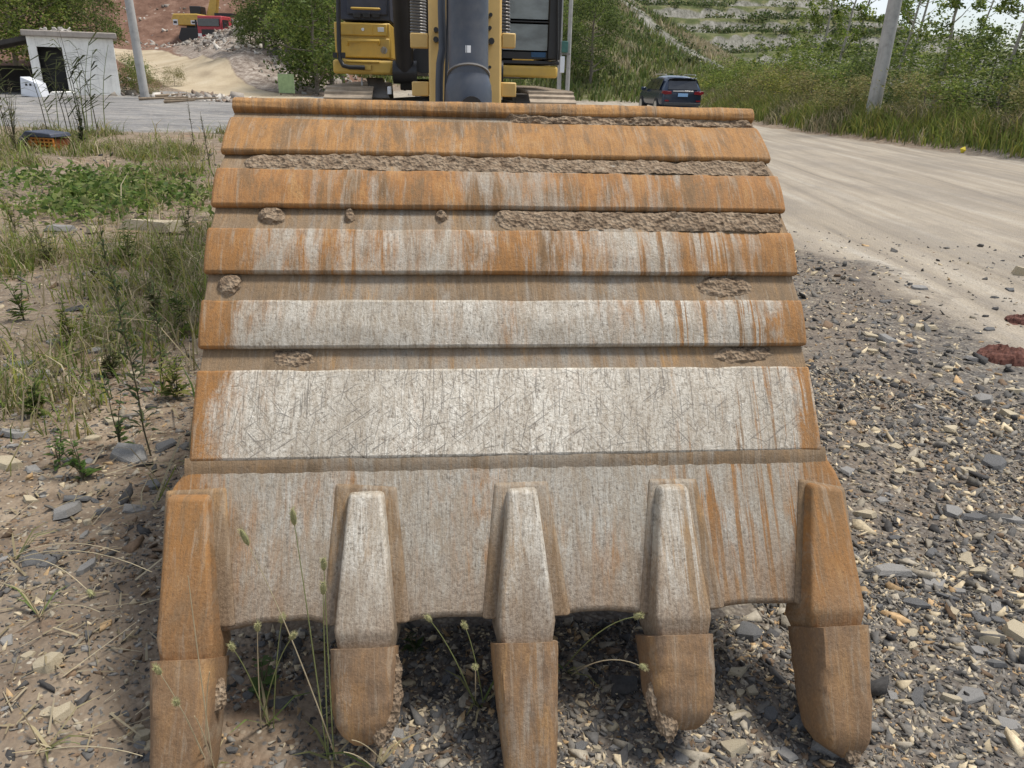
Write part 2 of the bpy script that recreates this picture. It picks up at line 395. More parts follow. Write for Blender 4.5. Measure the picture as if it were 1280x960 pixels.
def mk_leaf(name, tr=.35):
    t = NT(name); a = t.attr('col'); t.done(a.outputs['Color'], .6, 0, None, .25)
    tn = t.n.new('ShaderNodeBsdfTranslucent'); t.l.new(a.outputs['Color'], tn.inputs[0])
    ms = t.n.new('ShaderNodeMixShader'); ms.inputs[0].default_value = tr
    t.l.new(t.bsdf.outputs[0], ms.inputs[1]); t.l.new(tn.outputs[0], ms.inputs[2]); t.l.new(ms.outputs[0], t.out.inputs[0])
    return t.m
M['leaf'] = mk_leaf('foliage', .48); M['grass'] = mk_leaf('grass_blades', .42)
M['bark'] = plain('grey_bark', (.16, .135, .105), .9, 0, .3, 14)
M['palebark'] = plain('pale_bark', (.34, .31, .26), .9, 0, .25, 14)

def mk_ground(name, use):
    t = NT(name); Pw = t.co('World')
    A = t.attr('zoneA'); B = t.attr('zoneB')
    a = t.sep(A.outputs['Color']) if False else None
    def rgb(n):
        s = t.n.new('ShaderNodeSeparateColor'); t.l.new(n.outputs['Color'], s.inputs[0]); return s.outputs
    za, zb = rgb(A), rgb(B)
    big = t.noise(Pw, .8, 4, .6); med = t.noise(Pw, 7, 5, .7); fin = t.noise(Pw, 60, 4, .7); peb = t.vor(Pw, 55); pebc = t.vor(Pw, 55, what='Color'); peb2 = t.vor(Pw, 21); peb2c = t.vor(Pw, 21, what='Color')
    def br(fac): return t.math('MULTIPLY', fac, 1.0)
    # soil
    soil = t.ramp(med, [(.28, (.09, .066, .046)), (.43, (.19, .142, .10)), (.56, (.275, .215, .155)), (.75, (.36, .30, .23))])
    soil = t.mix(t.ramp(big, [(.38, .55), (.58, 0.)]), soil, (.17, .14, .11))
    soil = t.mix(t.ramp(t.noise(Pw, 2.3, 4, .6), [(.55, 0.), (.7, .55)]), soil, (.25, .145, .085))
    sc = t.n.new('ShaderNodeSeparateColor'); t.l.new(pebc, sc.inputs[0])
    pc = t.ramp(sc.outputs[0], [(0., (.05, .05, .05)), (.45, (.12, .115, .11)), (.7, (.22, .2, .17)), (.9, (.40, .35, .27)), (1., (.5, .46, .38))])
    soil = t.mix(t.math('MULTIPLY', t.ramp(sc.outputs[1], [(.55, 0.), (.62, 1.)]), t.ramp(peb, [(.25, .85), (.42, 0.)])), soil, pc)
    # slate gravel
    sc2 = t.n.new('ShaderNodeSeparateColor'); t.l.new(peb2c, sc2.inputs[0])
    gr = t.ramp(sc2.outputs[0], [(0., (.09, .088, .086)), (.4, (.15, .145, .138)), (.72, (.23, .215, .19)), (.86, (.34, .30, .24)), (1., (.46, .41, .32))])
    gr = t.mix(.5, gr, t.ramp(sc.outputs[0], [(0., (.08, .078, .076)), (.6, (.17, .162, .15)), (.9, (.28, .255, .21)), (1., (.46, .41, .33))]))
    gr = t.mix(t.ramp(peb, [(.3, 0.), (.6, .6)]), gr, (.075, .066, .058))
    gr = t.mix(t.ramp(big, [(.36, .15), (.6, .75)]), gr, t.mix(.4, (.20, .152, .11), gr))
    # dirt road, streaked along its run
    st = t.noise(t.co('World', (2.6, .16, 1), rot=(0, 0, R(-14))), 1, 6, .62, .6)
    st2 = t.noise(t.co('World', (5.5, .5, 1), rot=(0, 0, R(-14))), 1, 5, .65)
    rd = t.ramp(st, [(.30, (.20, .175, .145)), (.44, (.31, .265, .205)), (.57, (.385, .335, .265)), (.74, (.45, .415, .355))])
    rd = t.mix(t.ramp(st2, [(.34, .5), (.52, 0.)]), rd, (.27, .24, .205))
    rd = t.mix(t.ramp(med, [(.36, .45), (.55, 0.)]), rd, (.30, .265, .22))
    rd = t.mix(t.ramp(fin, [(.50, 0.), (.66, .55)]), rd, (.19, .165, .14))
    rd = t.mix(t.ramp(t.noise(t.co('World', (.5, .28, 1), rot=(0, 0, R(-14))), 1, 6, .7), [(.40, .5), (.52, 0.)]), rd, (.22, .195, .165))
    rd = t.mix(t.math('MULTIPLY', t.ramp(sc.outputs[1], [(.86, 0.), (.9, 1.)]), t.ramp(peb, [(.2, .8), (.38, 0.)])), rd, (.12, .11, .1))
    # grey yard
    pd = t.ramp(t.noise(t.co('World', (.35, 1.3, 1)), 1.2, 6, .65), [(.3, (.14, .137, .135)), (.47, (.22, .215, .21)), (.6, (.29, .275, .255)), (.75, (.38, .35, .31))])
    pd = t.mix(t.ramp(t.noise(t.co('World', (1.2, 5, 1)), 1.5, 5, .75), [(.38, .7), (.52, 0.)]), pd, (.13, .12, .11))
    pd = t.mix(t.ramp(med, [(.54, 0.), (.66, .6)]), pd, (.40, .36, .31))
    sand = t.ramp(t.noise(t.co('World', (.5, .25, 1)), 1.3, 6, .6), [(.3, (.30, .24, .165)), (.5, (.42, .345, .24)), (.75, (.50, .43, .32))])
    red = t.ramp(t.noise(Pw, .55, 8, .75), [(.3, (.075, .042, .03)), (.5, (.165, .095, .067)), (.64, (.24, .15, .11)), (.8, (.40, .33, .27))])
    red = t.mix(t.ramp(t.vor(Pw, 1.1), [(.08, .55), (.2, 0.)]), red, (.42, .36, .30))
    rub = t.ramp(t.noise(Pw, 2.6, 8, .8), [(.32, (.08, .062, .05)), (.48, (.24, .195, .16)), (.6, (.40, .35, .30)), (.75, (.55, .51, .46))])
    grn = t.ramp(t.noise(Pw, .35, 8, .75), [(.3, (.04, .055, .02)), (.44, (.075, .09, .034)), (.54, (.12, .125, .055)), (.64, (.19, .17, .10)), (.8, (.32, .285, .23))])
    rock = t.ramp(t.noise(t.co('World', (.9, .25, .35)), 1, 7, .8), [(.34, (.06, .065, .042)), (.46, (.15, .145, .12)), (.56, (.24, .23, .20)), (.72, (.34, .33, .30))])
    def al(n): return n.outputs['Alpha']
    dj = t.math('MULTIPLY', t.math('SUBTRACT', t.math('ADD', t.math('MULTIPLY', med, .6), t.math('MULTIPLY', big, .4)), .5), .9)
    def w_(z): return t.ramp(t.math('ADD', z, dj), [(.38, 0.), (.62, 1.)])
    c = soil
    for k, (z, col) in enumerate(((za[0], gr), (za[1], rd), (za[2], pd), (al(A), sand), (zb[0], red), (zb[1], rub), (zb[2], grn), (al(B), rock))):
        if k in use: c = t.mix(w_(z), c, col)
    h = t.math('ADD', t.math('MULTIPLY', fin, .5), t.math('SUBTRACT', .6, peb))
    b = t.bump(h, .7, .012) if 0 in use else t.bump(med, .6, .05)
    return t.done(c, .95, 0, b, .12)
M['ground'] = mk_ground('near_ground', (0, 1, 2, 6)); M['far_ground'] = mk_ground('far_ground', (1, 2, 3, 4, 5, 6, 7))

# ------------------------------------------------------------------ terrain sheets
RAMP = np.array([(-7.5, 30.5), (-11, 33.5), (-14.6, 38), (-18.7, 45), (-23, 52), (-28.4, 60), (-39, 73), (-55, 84)])
def path_dist(x, y, P):
    d = np.full(np.shape(x), 1e9)
    for (ax, ay), (bx, by) in zip(P[:-1], P[1:]):
        t = np.clip(((x-ax)*(bx-ax)+(y-ay)*(by-ay))/((bx-ax)**2+(by-ay)**2), 0, 1)
        d = np.minimum(d, np.hypot(x-ax-t*(bx-ax), y-ay-t*(by-ay)))
    return d
def gravel_left(y): return np.interp(y, [-5, 1.2, 2.5, 4, 7, 10, 20], [-.2, -.1, -.6, -.75, -1.0, -2.2, -4])
def zones(x, y):
    z = ground_z(x, y)
    e = .35+.01*np.hypot(x, y)
    gx = (ground_z(x+e, y)-z)/e; gy = (ground_z(x, y+e)-z)/e; sl = np.hypot(gx, gy)
    Z = {}
    Z['gravel'] = sm(-.45, .45, x-gravel_left(y))*sm(26, 14, y)
    road = sm(-.5, .5, x-road_near_x(y)-(fbm(x*.5, y*.5, 51)-.5)*1.4)*sm(.35, -.35, x-road_edge_x(y)-(fbm(x*.8, y*.8, 52)-.5)*.7)*sm(75, 58, y)
    Z['road'] = np.maximum(road, sm(24, 32, y)*sm(-9, -5, x)*sm(56, 50, y)*sm(.3, -.3, x-road_edge_x(y)))
    Z['pad'] = sm(15.2, 17.5, y+.15*x+(fbm(x*.3, y*.3, 60)-.5)*3)*sm(36, 33, y)*sm(-2.5, -4, x)
    Z['sand'] = sm(2.1, 1.3, path_dist(x, y, RAMP)*(1+.25*(fbm(x*.4, y*.4, 61)-.5)))
    Z['red'] = np.maximum(sm(76, 84, y)*sm(-8, -14, x), .85*sm(34, 38, y)*sm(-8, -11, x))*(1-Z['sand'])
    rub = np.exp(-(((x+.335*y)/4.2)**2))*sm(34, 40, y)*sm(82, 74, y)
    Z['rubble'] = np.clip(rub*1.6, 0, 1)*(1-Z['sand'])
    bank = sm(.2, 1.0, x-road_edge_x(y))*sm(62, 55, y)
    spur = sm(52, 57, y+(fbm(x*.2, y*.2, 71)-.5)*4)*sm(-14, -6, x)
    leftwild = sm(-10, -14, x+.24*y)*sm(30, 36, y)*(1-Z['red'])*(1-Z['sand'])*(1-Z['rubble'])
    Z['green'] = np.clip(np.maximum(np.maximum(bank, spur), leftwild), 0, 1)
    ridge = np.exp(-((y-(79+.3*(x-7.8)))/5)**2)*sm(26, 20, x)*sm(-2, 5, x)*.0
    Z['rock'] = np.clip(sm(.26, .50, sl+.25*(fbm(x*.15, y*.15, 88)-.5))*sm(112, 122, y)*sm(0, 10, x)*np.clip(.6+.8*fbm(x*.08, y*.08, 89), 0, 1)+ridge, 0, 1)
    # a stony scar runs down the spur
    sc = np.abs((x-9.5)-(86-y)*.42+2*(fbm(x*.2, y*.2, 33)-.5)); Z['rock'] = np.maximum(Z['rock'], .85*sm(2.2, .9, sc)*sm(60, 66, y)*sm(96, 90, y))
    return z, Z
def build_terrain():
    fine = np.arange(-44, 44.01, .2); th = np.concatenate([np.arange(-180, -44, 4.), fine, np.arange(48, 180, 4.)])
    rr = np.concatenate([[.02], np.geomspace(.5, 130, 215), np.linspace(132, 300, 66), np.geomspace(320, 2500, 12)])
    T, Rr = np.meshgrid(np.radians(th), rr, indexing='ij')
    X = np.sin(T)*Rr; Y = np.cos(T)*Rr
    z, Z = zones(X.ravel(), Y.ravel())
    V = np.stack([X.ravel(), Y.ravel(), z], 1); nT, nR = len(th), len(rr)
    i, j = np.meshgrid(np.arange(nT), np.arange(nR-1), indexing='ij')
    i2 = (i+1) % nT
    Fc = np.stack([(i*nR+j), (i*nR+j+1), (i2*nR+j+1), (i2*nR+j)], -1).reshape(-1, 4)
    A = np.stack([Z['gravel'], Z['road'], Z['pad'], Z['sand']], 1); B = np.stack([Z['red'], Z['rubble'], Z['green'], Z['rock']], 1)
    fz = lambda k: Z[k][Fc].mean(1)
    cid = np.zeros(len(Fc), int); yc = Y.ravel()[Fc].mean(1); xc = X.ravel()[Fc].mean(1)
    cid[fz('gravel') > .5] = 1
    cid[fz('road') > .5] = 2; cid[fz('pad') > .5] = 3
    cid[(fz('green') > .5) & (yc > 50)] = 6
    cid[fz('red') > .5] = 5; cid[fz('sand') > .5] = 4
    cid[fz('rubble') > .6] = 7
    names = ['ground', 'slate_gravel_ground', 'dirt_road', 'grey_gravel_yard', 'sand_ramp', 'earth_bank', 'grassy_hill', 'rubble_slope']
    for k, nme in enumerate(names):
        f = Fc[cid == k]
        if not len(f): continue
        used, inv = np.unique(f, return_inverse=True)
        o = mesh_np(nme, V[used], inv.reshape(-1, 4), M['ground'], smooth=True)
        o.data.materials.append(M['far_ground'])
        o.data.polygons.foreach_set('material_index', (yc[cid == k] > 29).astype(np.int32))
        for an, arr in (('zoneA', A), ('zoneB', B)):
            at = o.data.color_attributes.new(an, 'FLOAT_COLOR', 'POINT'); at.data.foreach_set('color', arr[used].astype(np.float32).ravel())
        o.data.flip_normals() if o.data.polygons[0].normal.z < 0 else None
        tag(o, kind='structure')
build_terrain()

# ------------------------------------------------------------------ the excavator in front, its bucket down on the ground
UC, V0 = .194, 11.0
EX = empty('excavator', from_uv(UC, V0, 0), YAW)
tag(EX, 'big yellow crawler excavator facing the camera with its rusty bucket resting on its teeth', 'excavator')
def loc(u, v, h): return Vector((u-UC, v-V0, h))          # (u, v, h) of the machine frame -> local
def PL(px, py, v): return loc(*PV(px, py, v))
class LM(MB):                                              # MB whose points are given as (U centred, v, h)
    pass
def lv(U, v, h): return (U, v-V0, h)

PROF = {'tt': (2.649, 1.471), 'tb': (2.619, 1.440), '1t': (2.601, 1.415), '1b': (2.441, 1.329), '2t': (2.381, 1.286), '2b': (2.279, 1.194),
        '3t': (2.225, 1.140), '3b': (2.134, 1.033), '4t': (2.087, .970), '4b': (2.006, .857), '5t': (1.975, .808), '5b': (1.82, .614)}
LIPA = math.atan(.8); SA, CA = math.sin(LIPA), math.cos(LIPA)
def lip_pt(U, s, n): return lv(U, 1.82-s*SA-n*CA, .614-s*CA+n*SA)
def on_lip(px, py, n=0.0):                                 # pixel -> (U, s) on the lip plane raised by n
    d = to_uv(ray(px, py)); o = np.array([0, 0, CAMH])
    pn = np.array([0, -CA, SA]); p0 = np.array([0, 1.82-n*CA, .614+n*SA])
    t = pn.dot(p0-o)/pn.dot(d); q = o+d*t
    return q[0]-UC, (1.82-n*CA-q[1])*SA+(.614+n*SA-q[2])*CA
keys = ['tt', 'tb', '1t', '1b', '2t', '2b', '3t', '3b', '4t', '4b', '5t', '5b']
KP = np.array([PROF[k] for k in keys])
def offset_profile(pts, d):
    pts = np.asarray(pts); t = np.gradient(pts, axis=0); t /= np.linalg.norm(t, axis=1)[:, None]
    n = np.stack([t[:, 1], -t[:, 0]], 1)                   # going down the profile: left normal
    n = np.where((n[:, :1] > 0), -n, n)                    # towards the camera (v decreasing)
    return pts+n*d, n
dense = []
for k in range(len(KP)-1):
    for s_ in np.linspace(0, 1, 5)[:-1]: dense.append(KP[k]*(1-s_)+KP[k+1]*s_)
dense.append(KP[-1]); dense = np.array(dense)
for _ in range(3): dense[1:-1] = .25*dense[:-2]+.5*dense[1:-1]+.25*dense[2:]
kd_, _kn = offset_profile(KP, 1.0); kn = kd_-KP
offs = np.array([-.03 if k == 'tt' else -.023 if k.endswith('b') else -.003 for k in keys]); offs[-1] = -.03
front = KP+kn*offs[:, None]
back = KP+kn*-.066
hinge = np.array([(3.75, 1.20), (3.45, 1.31), (3.1, 1.395), (2.85, 1.425), (2.74, 1.438)])
fr = np.vstack([hinge, front, [(1.70, .430)]]); bk = np.vstack([hinge-np.array([0, .04]), back, [(1.745, .425)]])
def grid_extrude(poly, us, jit=0, seed=0):
    """closed (v,h) outline swept along U"""
    n = len(poly); vs = []; fs = []
    for i, U in enumerate(us):
        for k, (v, h) in enumerate(poly):
            j = (float(vnoise(U*9+k*3.7, k*5.1, seed))-.5)*jit + (float(vnoise(U*31+k*1.7, k*2.1, seed+5))-.5)*jit*.5
            vs.append(lv(U, v-j*.7, h+j*.7))
    for i in range(len(us)-1):
        for k in range(n):
            k2 = (k+1) % n; fs.append((i*n+k, i*n+k2, (i+1)*n+k2, (i+1)*n+k))
    fs.append(tuple(range(n))); fs.append(tuple((len(us)-1)*n+k for k in range(n))[::-1])
    return vs, fs
def swept(name, poly, us, mat, parent, jit=0, seed=0, bev=.006):
    jit *= 1.5; mb = MB(); vs, fs = grid_extrude(poly, us, jit, seed); mb.add(vs, fs); o = mb.build(name, mat, parent)
    bevel(o, bev, 2, 40); return o
BUCKET = swept('bucket', np.vstack([fr, bk[::-1]]), np.linspace(-.842, .842, 29), M['shell'], EX, .003, 1, .003)
tag(BUCKET, 'rusty worn toothed bucket with bare scratched steel strips')
# side walls and hinge ears
for sgn in (-1, 1):
    poly = [(v, h) for v, h in np.vstack([hinge[2:], back+0*back, [(1.745, .425)]])]
    poly = poly+[(1.95, .36), (2.5, .62), (3.05, .95), (3.35, 1.18)]
    mb = MB(); mb.prism([(v-V0, h) for v, h in poly], 0, sgn*.815-.018, sgn*.815+.018); mb.build('side_wall', M['corner'], BUCKET)
    mb = MB(); mb.prism([(v-V0, h) for v, h in [(3.0, 1.37), (3.3, 1.33), (3.75, 1.20), (4.15, 1.22), (4.3, 1.05), (4.15, .88), (3.6, .9), (3.1, 1.0)]], 0, sgn*.27-.03, sgn*.27+.03)
    mb.build('hinge_ear', M['stick_yellow'], BUCKET, bev=.01)
# wear bars
bars = [('tt', 'tb', 'bar_top', .030), ('1t', '1b', 'bar_1', .021), ('2t', '2b', 'bar_2', .021), ('3t', '3b', 'bar_3', .021), ('4t', '4b', 'bar_4', .021), ('5t', '5b', 'bar_5', .024)]
for bi, (a, b, mt, th) in enumerate(bars):
    A_, B_ = np.array(PROF[a]), np.array(PROF[b]); tdir = (B_-A_)/np.linalg.norm(B_-A_); nrm = np.array([-abs(tdir[1]), abs(tdir[0])])
    bulge = .007 if bi < 5 else .004
    frp = [A_+(B_-A_)*s_+nrm*bulge*math.sin(math.pi*s_) for s_ in np.linspace(0, 1, 7)]
    if bi == 0:
        frp = [A_+np.array([.085, -.012]), A_+np.array([.03, -.003])]+frp
        bp = [B_-nrm*th, A_+np.array([.085, -.05])]
    elif bi == 5:
        bp = [B_-nrm*.022, A_-nrm*th]
    else:
        bp = [B_-nrm*(th+.002)-tdir*.003, A_-nrm*th-tdir*.006]
    hw = .850 if bi else .846
    swept('wear_bar', np.array(frp+bp), np.linspace(-hw, hw, 44), M[mt], BUCKET, .0035, 20+bi, .008)
# weld strip under the big plate
B_ = np.array(PROF['5b']); mb = MB()
us = np.linspace(-.86, .86, 90)
vs = []; fs = []
for i, U in enumerate(us):
    j = .001*math.sin(U*130)+.004*(float(vnoise(U*40, 1, 3))-.5)
    for s_, n_ in ((-.010, -.0030), (.004, -.0022+j*.3), (.020, -.0075+j*.6), (.036+j, -.0140)): vs.append(lip_pt(U, s_, n_))
for i in range(len(us)-1):
    for k in range(3): fs.append((i*4+k, i*4+k+1, i*4+5+k, i*4+4+k))
o = mesh_np('weld_seam', np.array(vs), fs, M['shell'], BUCKET, smooth=True)
# cutting lip with scalloped lower edge
left_px = [(234, 570), (230, 590), (219, 603), (210, 616), (204, 640), (203, 700), (203, 770)]
bot_px = [(206, 788), (281, 789), (325, 779), (385, 775), (412, 781), (494, 781), (525, 774), (559, 771), (600, 771), (622, 774), (696, 770), (728, 764.5), (763, 763), (806, 767), (890, 763), (915, 756.5), (941, 754), (998, 754), (1060, 760)]
right_px = [(1068, 745), (1062, 690), (1060, 640), (1054, 606), (1046, 588), (1037, 575), (1033, 561)]
pts = [on_lip(*p, -.012) for p in left_px+bot_px+right_px]
mb = MB(); n = len(pts)
vs = [lip_pt(U, s, -.012) for U, s in pts]+[lip_pt(U, s, -.062) for U, s in pts]
fs = [tuple(range(n)), tuple(range(n, 2*n))[::-1]]+[(i, (i+1) % n, n+(i+1) % n, n+i) for i in range(n)]
mb.add(vs, fs); lip = mb.build('cutting_lip', M['lip'], BUCKET); bevel(lip, .014, 3, 40)
# tooth adapters: base quad (n=0), crest quad (raised), nose
def hull(name, P, mat, bev=.01):
    bm = bmesh.new()
    for p in P: bm.verts.new(p)
    r = bmesh.ops.convex_hull(bm, input=bm.verts)
    bmesh.ops.delete(bm, geom=[g for g in r['geom_interior'] if isinstance(g, bmesh.types.BMVert)], context='VERTS')
    bmesh.ops.dissolve_limit(bm, angle_limit=R(4), verts=bm.verts, edges=bm.edges)
    me = bpy.data.meshes.new(name); bm.to_mesh(me); bm.free(); me.materials.append(mat)
    o = link(bpy.data.objects.new(name, me), BUCKET); bevel(o, bev, 3, 25); return o
ADP = [  # base TL TR BR BL, crest TL TR BR BL, nose y
    ([(206, 612), (284, 608), (296, 782), (197, 786)], [(208, 622), (258, 622), (266, 800), (194, 800)], 824, 'corner'),
    ([(419, 603), (497, 607), (514, 777), (401, 781)], [(436, 619), (477, 617), (493, 790), (417, 792)], 809, 'adapter'),
    ([(617, 602), (685, 600), (715, 768), (601, 773)], [(637, 614), (671, 612), (695, 778), (623, 780)], 803, 'adapter'),
    ([(810, 597), (871, 597), (907, 759), (798, 766)], [(827, 609), (860, 608), (891, 772), (820, 772)], 791, 'adapter'),
    ([(997, 597), (1056, 608), (1078, 757), (991, 754)], [(1016, 606), (1054, 612), (1083, 762), (1015, 766)], 778, 'corner')]
for base, crest, ny, mt in ADP:
    Pt = []; cu = sum(on_lip(*p)[0] for p in base)/4
    for k, p in enumerate(base):
        U, s = on_lip(*p, -.012); Pt.append(lip_pt(U, s, -.014)); Pt.append(lip_pt(U+(cu-U)*.10, s+(.012 if k < 2 else .004), -.003))
    PAD = hull('adapter_pad', Pt, M['pad'], .006)
    (xl0, yl0), (xr0, yr0), (xr, yr), (xl, yl) = crest
    Pt = []
    for (x, y), n_ in (((xl0, yl0), .036), ((xr0, yr0), .036), ((xr, yr), .062), ((xl, yl), .062)):
        U, s = on_lip(x, y, n_); Pt.append(lip_pt(U, s, n_)); Pt.append(lip_pt(U+(U-cu)*(.10 if mt == 'adapter' else .04), s-(.016 if y < 700 else 0), -.004 if y < 700 else -.10))
    s1 = on_lip((xl+xr)/2, ny+6, .05)[1]; Ul = on_lip(xl, yl, .062)[0]; Ur = on_lip(xr, yr, .062)[0]
    for U in (Ul+.012, Ur-.012): Pt += [lip_pt(U, s1-.012, .040), lip_pt(U, s1-.012, -.09), lip_pt(U, s1+.02, .036), lip_pt(U, s1+.02, -.09)]
    hull('tooth_adapter', Pt, M[mt], .010)
# teeth: rounded-box rings down the tooth
TEETH = [  # list of (row y, xl, xr, n front, n back)
    [(826, 182, 261, .080, -.120), (870, 182, 259, .077, -.110), (920, 183, 257, .072, -.095), (965, 184, 254, .064, -.080), (1010, 187, 248, .052, -.055), (1030, 194, 240, .038, -.03), (1038, 206, 228, .02, -.01)],
    [(811, 410, 494, .080, -.120), (850, 411, 493, .077, -.105), (885, 412, 491, .068, -.09), (908, 418, 486, .058, -.07), (922, 427, 479, .044, -.05), (932, 443, 464, .02, -.02)],
    [(804, 617, 700, .080, -.120), (850, 621, 700, .077, -.110), (900, 626, 700, .072, -.095), (950, 631, 698, .063, -.08), (1000, 636, 694, .05, -.05), (1020, 644, 686, .036, -.03), (1030, 655, 675, .02, -.01)],
    [(794, 813, 896, .080, -.120), (830, 818, 898, .077, -.105), (866, 819, 898, .068, -.09), (890, 824, 894, .058, -.07), (903, 832, 887, .044, -.05), (912, 847, 872, .02, -.02)],
    [(783, 1022, 1093, .080, -.120), (830, 1025, 1095, .077, -.110), (880, 1027, 1096, .070, -.095), (915, 1031, 1095, .062, -.075), (935, 1039, 1090, .046, -.05), (947, 1054, 1077, .02, -.02)]]
for ti, rows in enumerate(TEETH):
    ys = np.linspace(rows[0][0], rows[-1][0], 22); ra = np.array(rows)
    mb = MB(); nc = 28; rings = []
    for q, y in enumerate(ys):
        xl, xr, nf, nb = [np.interp(y, ra[:, 0], ra[:, k]) for k in (1, 2, 3, 4)]
        U1, s1 = on_lip(xl, y, nf); U2, s2 = on_lip(xr, y, nf); s = .5*(s1+s2); hw = (U2-U1)/2; uc = (U1+U2)/2
        hn = (nf-nb)/2; cn = (nf+nb)/2
        for k in range(nc):
            a = 2*math.pi*k/nc; ca, sa = math.cos(a), math.sin(a); p = 7.0
            r_ = (abs(ca)**p+abs(sa)**p)**(-1/p)
            wob = 1+.07*(float(fbm(q*.5+ti*9, k*.7, 4, 3))-.5)
            dent = -.006*math.exp(-((ca*r_-.1)/.16)**2)*sm(.3, .5, q/21)*sm(.9, .6, q/21) if (sa > .5 and ti in (2, 4)) else 0
            mb.v.append(lip_pt(uc+hw*ca*r_*wob, s+.004*(float(vnoise(k*.9, ti*3.3, 8))-.5), cn+hn*sa*r_*wob+float(dent)))
    for q in range(len(ys)-1):
        for k in range(nc): mb.f.append((q*nc+k, q*nc+(k+1) % nc, (q+1)*nc+(k+1) % nc, (q+1)*nc+k))
    mb.f.append(tuple(range(nc))); mb.f.append(tuple((len(ys)-1)*nc+k for k in range(nc)))
    mb.build('tooth', M['tooth'], BUCKET, smooth=True, sharp=50)
# dried mud caked in the grooves
def tooth_dirt(px, py, n0, size, seed):
    U, s = on_lip(px, py, n0); rg = random.Random(seed); bm = bmesh.new(); bmesh.ops.create_icosphere(bm, subdivisions=4, radius=1)
    for v in bm.verts:
        p = v.co.copy(); k = .62+.8*float(fbm(p.x*2.1+seed, p.y*2.1+p.z*1.7, seed, 4))+.25*(float(vnoise(p.x*9, p.z*9+p.y*5, seed))-.5)
        v.co = Vector(lip_pt(U+p.x*k*size*.7, s+p.y*k*size*1.2, n0+p.z*k*size*.45))
    me = bpy.data.meshes.new('caked_mud'); bm.to_mesh(me); bm.free(); me.materials.append(M['mud'])
    me.polygons.foreach_set('use_smooth', np.ones(len(me.polygons), bool)); me.set_sharp_from_angle(angle=R(25)); link(bpy.data.objects.new('caked_mud', me), BUCKET)
for k, a_ in enumerate([(488, 872, .03, .028), (478, 905, .035, .024), (822, 872, .03, .026), (834, 898, .035, .026), (1062, 926, .02, .026), (492, 838, .03, .018), (270, 870, .0, .022)]): tooth_dirt(a_[0], a_[1], a_[2], a_[3]*1.5, 3+k)
def groove_pt(f, U, n, a, b):
    A_, B_ = np.array(PROF[a]), np.array(PROF[b]); t = (B_-A_)/np.linalg.norm(B_-A_); nn = np.array([-abs(t[1]), abs(t[0])])
    p = A_+(B_-A_)*f+nn*n; return lv(U, p[0], p[1])
def mud(a, b, U1, U2, seed, full=.018, edge=.03, f0=0., f1=1.):
    nu = max(8, int((U2-U1)/.006)); nf = 11; vs = []; fs = []
    Ug, Fg = np.meshgrid(np.linspace(U1, U2, nu), np.linspace(0, 1, nf), indexing='ij')
    rough = fbm(Ug*26, Fg*2.5, seed, 4); cr_ = vnoise(Ug*90, Fg*7, seed+3); lo = fbm(Ug*6, Fg*.7, seed+9)
    endt = sm(0, edge, Ug-U1+.03*(rough-.5))*sm(0, edge, U2-Ug+.03*(rough-.5))*np.clip(.35+1.3*lo, 0, 1.25)
    if U2-U1 < .3:
        rr_ = np.hypot((Ug-(U1+U2)/2)/((U2-U1)/2), (Fg-.42)/.62)+.7*(rough-.5); endt = 1.15*sm(1.0, .55, rr_)
    fl = np.clip(f0+(f1-f0)*Fg, 0, 1); endt = endt*sm(.22, .42, lo+.25*rough); n = -.023*(1-fl)-.003*fl-.002+endt*(full*(.18+.55*(1-fl))*sm(-.1, .18, Fg)*sm(1.15, .8, Fg)+.013*(rough-.5)+.008*(cr_-.5)+.003)-.004*(1-endt)
    for i in range(nu):
        for j in range(nf):
            f = f0+(f1-f0)*(Fg[i, j]+.10*(rough[i, j]-.5)); vs.append(groove_pt(f, Ug[i, j]+.004*(cr_[i, j]-.5), n[i, j], a, b))
    for i in range(nu-1):
        for j in range(nf-1): fs.append((i*nf+j, i*nf+j+1, (i+1)*nf+j+1, (i+1)*nf+j))
    o = mesh_np('caked_mud', np.array(vs), fs, M['mud'], BUCKET, smooth=True, sharp=28); return o
def Uat(px, k):
    d = to_uv(ray(px, 0)); v = PROF[k][0]; dd = ray(px, 480-960*math.tan(0)); 
    # iterate the row at which height h shows
    h = PROF[k][1]; y = 300.
    for _ in range(30):
        q = PV(px, y, v); y += (q[2]-h)*300
    return PV(px, y, v)[0]-UC
mud('tb', '1t', Uat(630, '1t'), .845, 1, .022, f0=-.15, f1=1.1)
mud('1b', '2t', Uat(306, '1b'), .842, 2, .026)
mud('2b', '3t', Uat(615, '2b'), .842, 3, .026)
mud('2b', '3t', Uat(318, '2b'), Uat(360, '2b'), 4, .026, f1=.85)
mud('2b', '3t', Uat(429, '2b'), Uat(445, '2b'), 5, .026, .012, f1=.8)
mud('2b', '3t', Uat(543, '2b'), Uat(560, '2b'), 6, .018, .012, f1=.7)
mud('3b', '4t', Uat(270, '3b'), Uat(304, '3b'), 7, .030, f1=1.)
mud('3b', '4t', Uat(865, '3b'), Uat(945, '3b'), 8, .009)
mud('4b', '5t', Uat(330, '4b'), Uat(400, '4b'), 9, .009)
mud('4b', '5t', Uat(885, '4b'), Uat(975, '4b'), 10, .009)

# ------------------------------------------------------------------ excavator: stick, boom, body, cab, tracks
CAMD = None
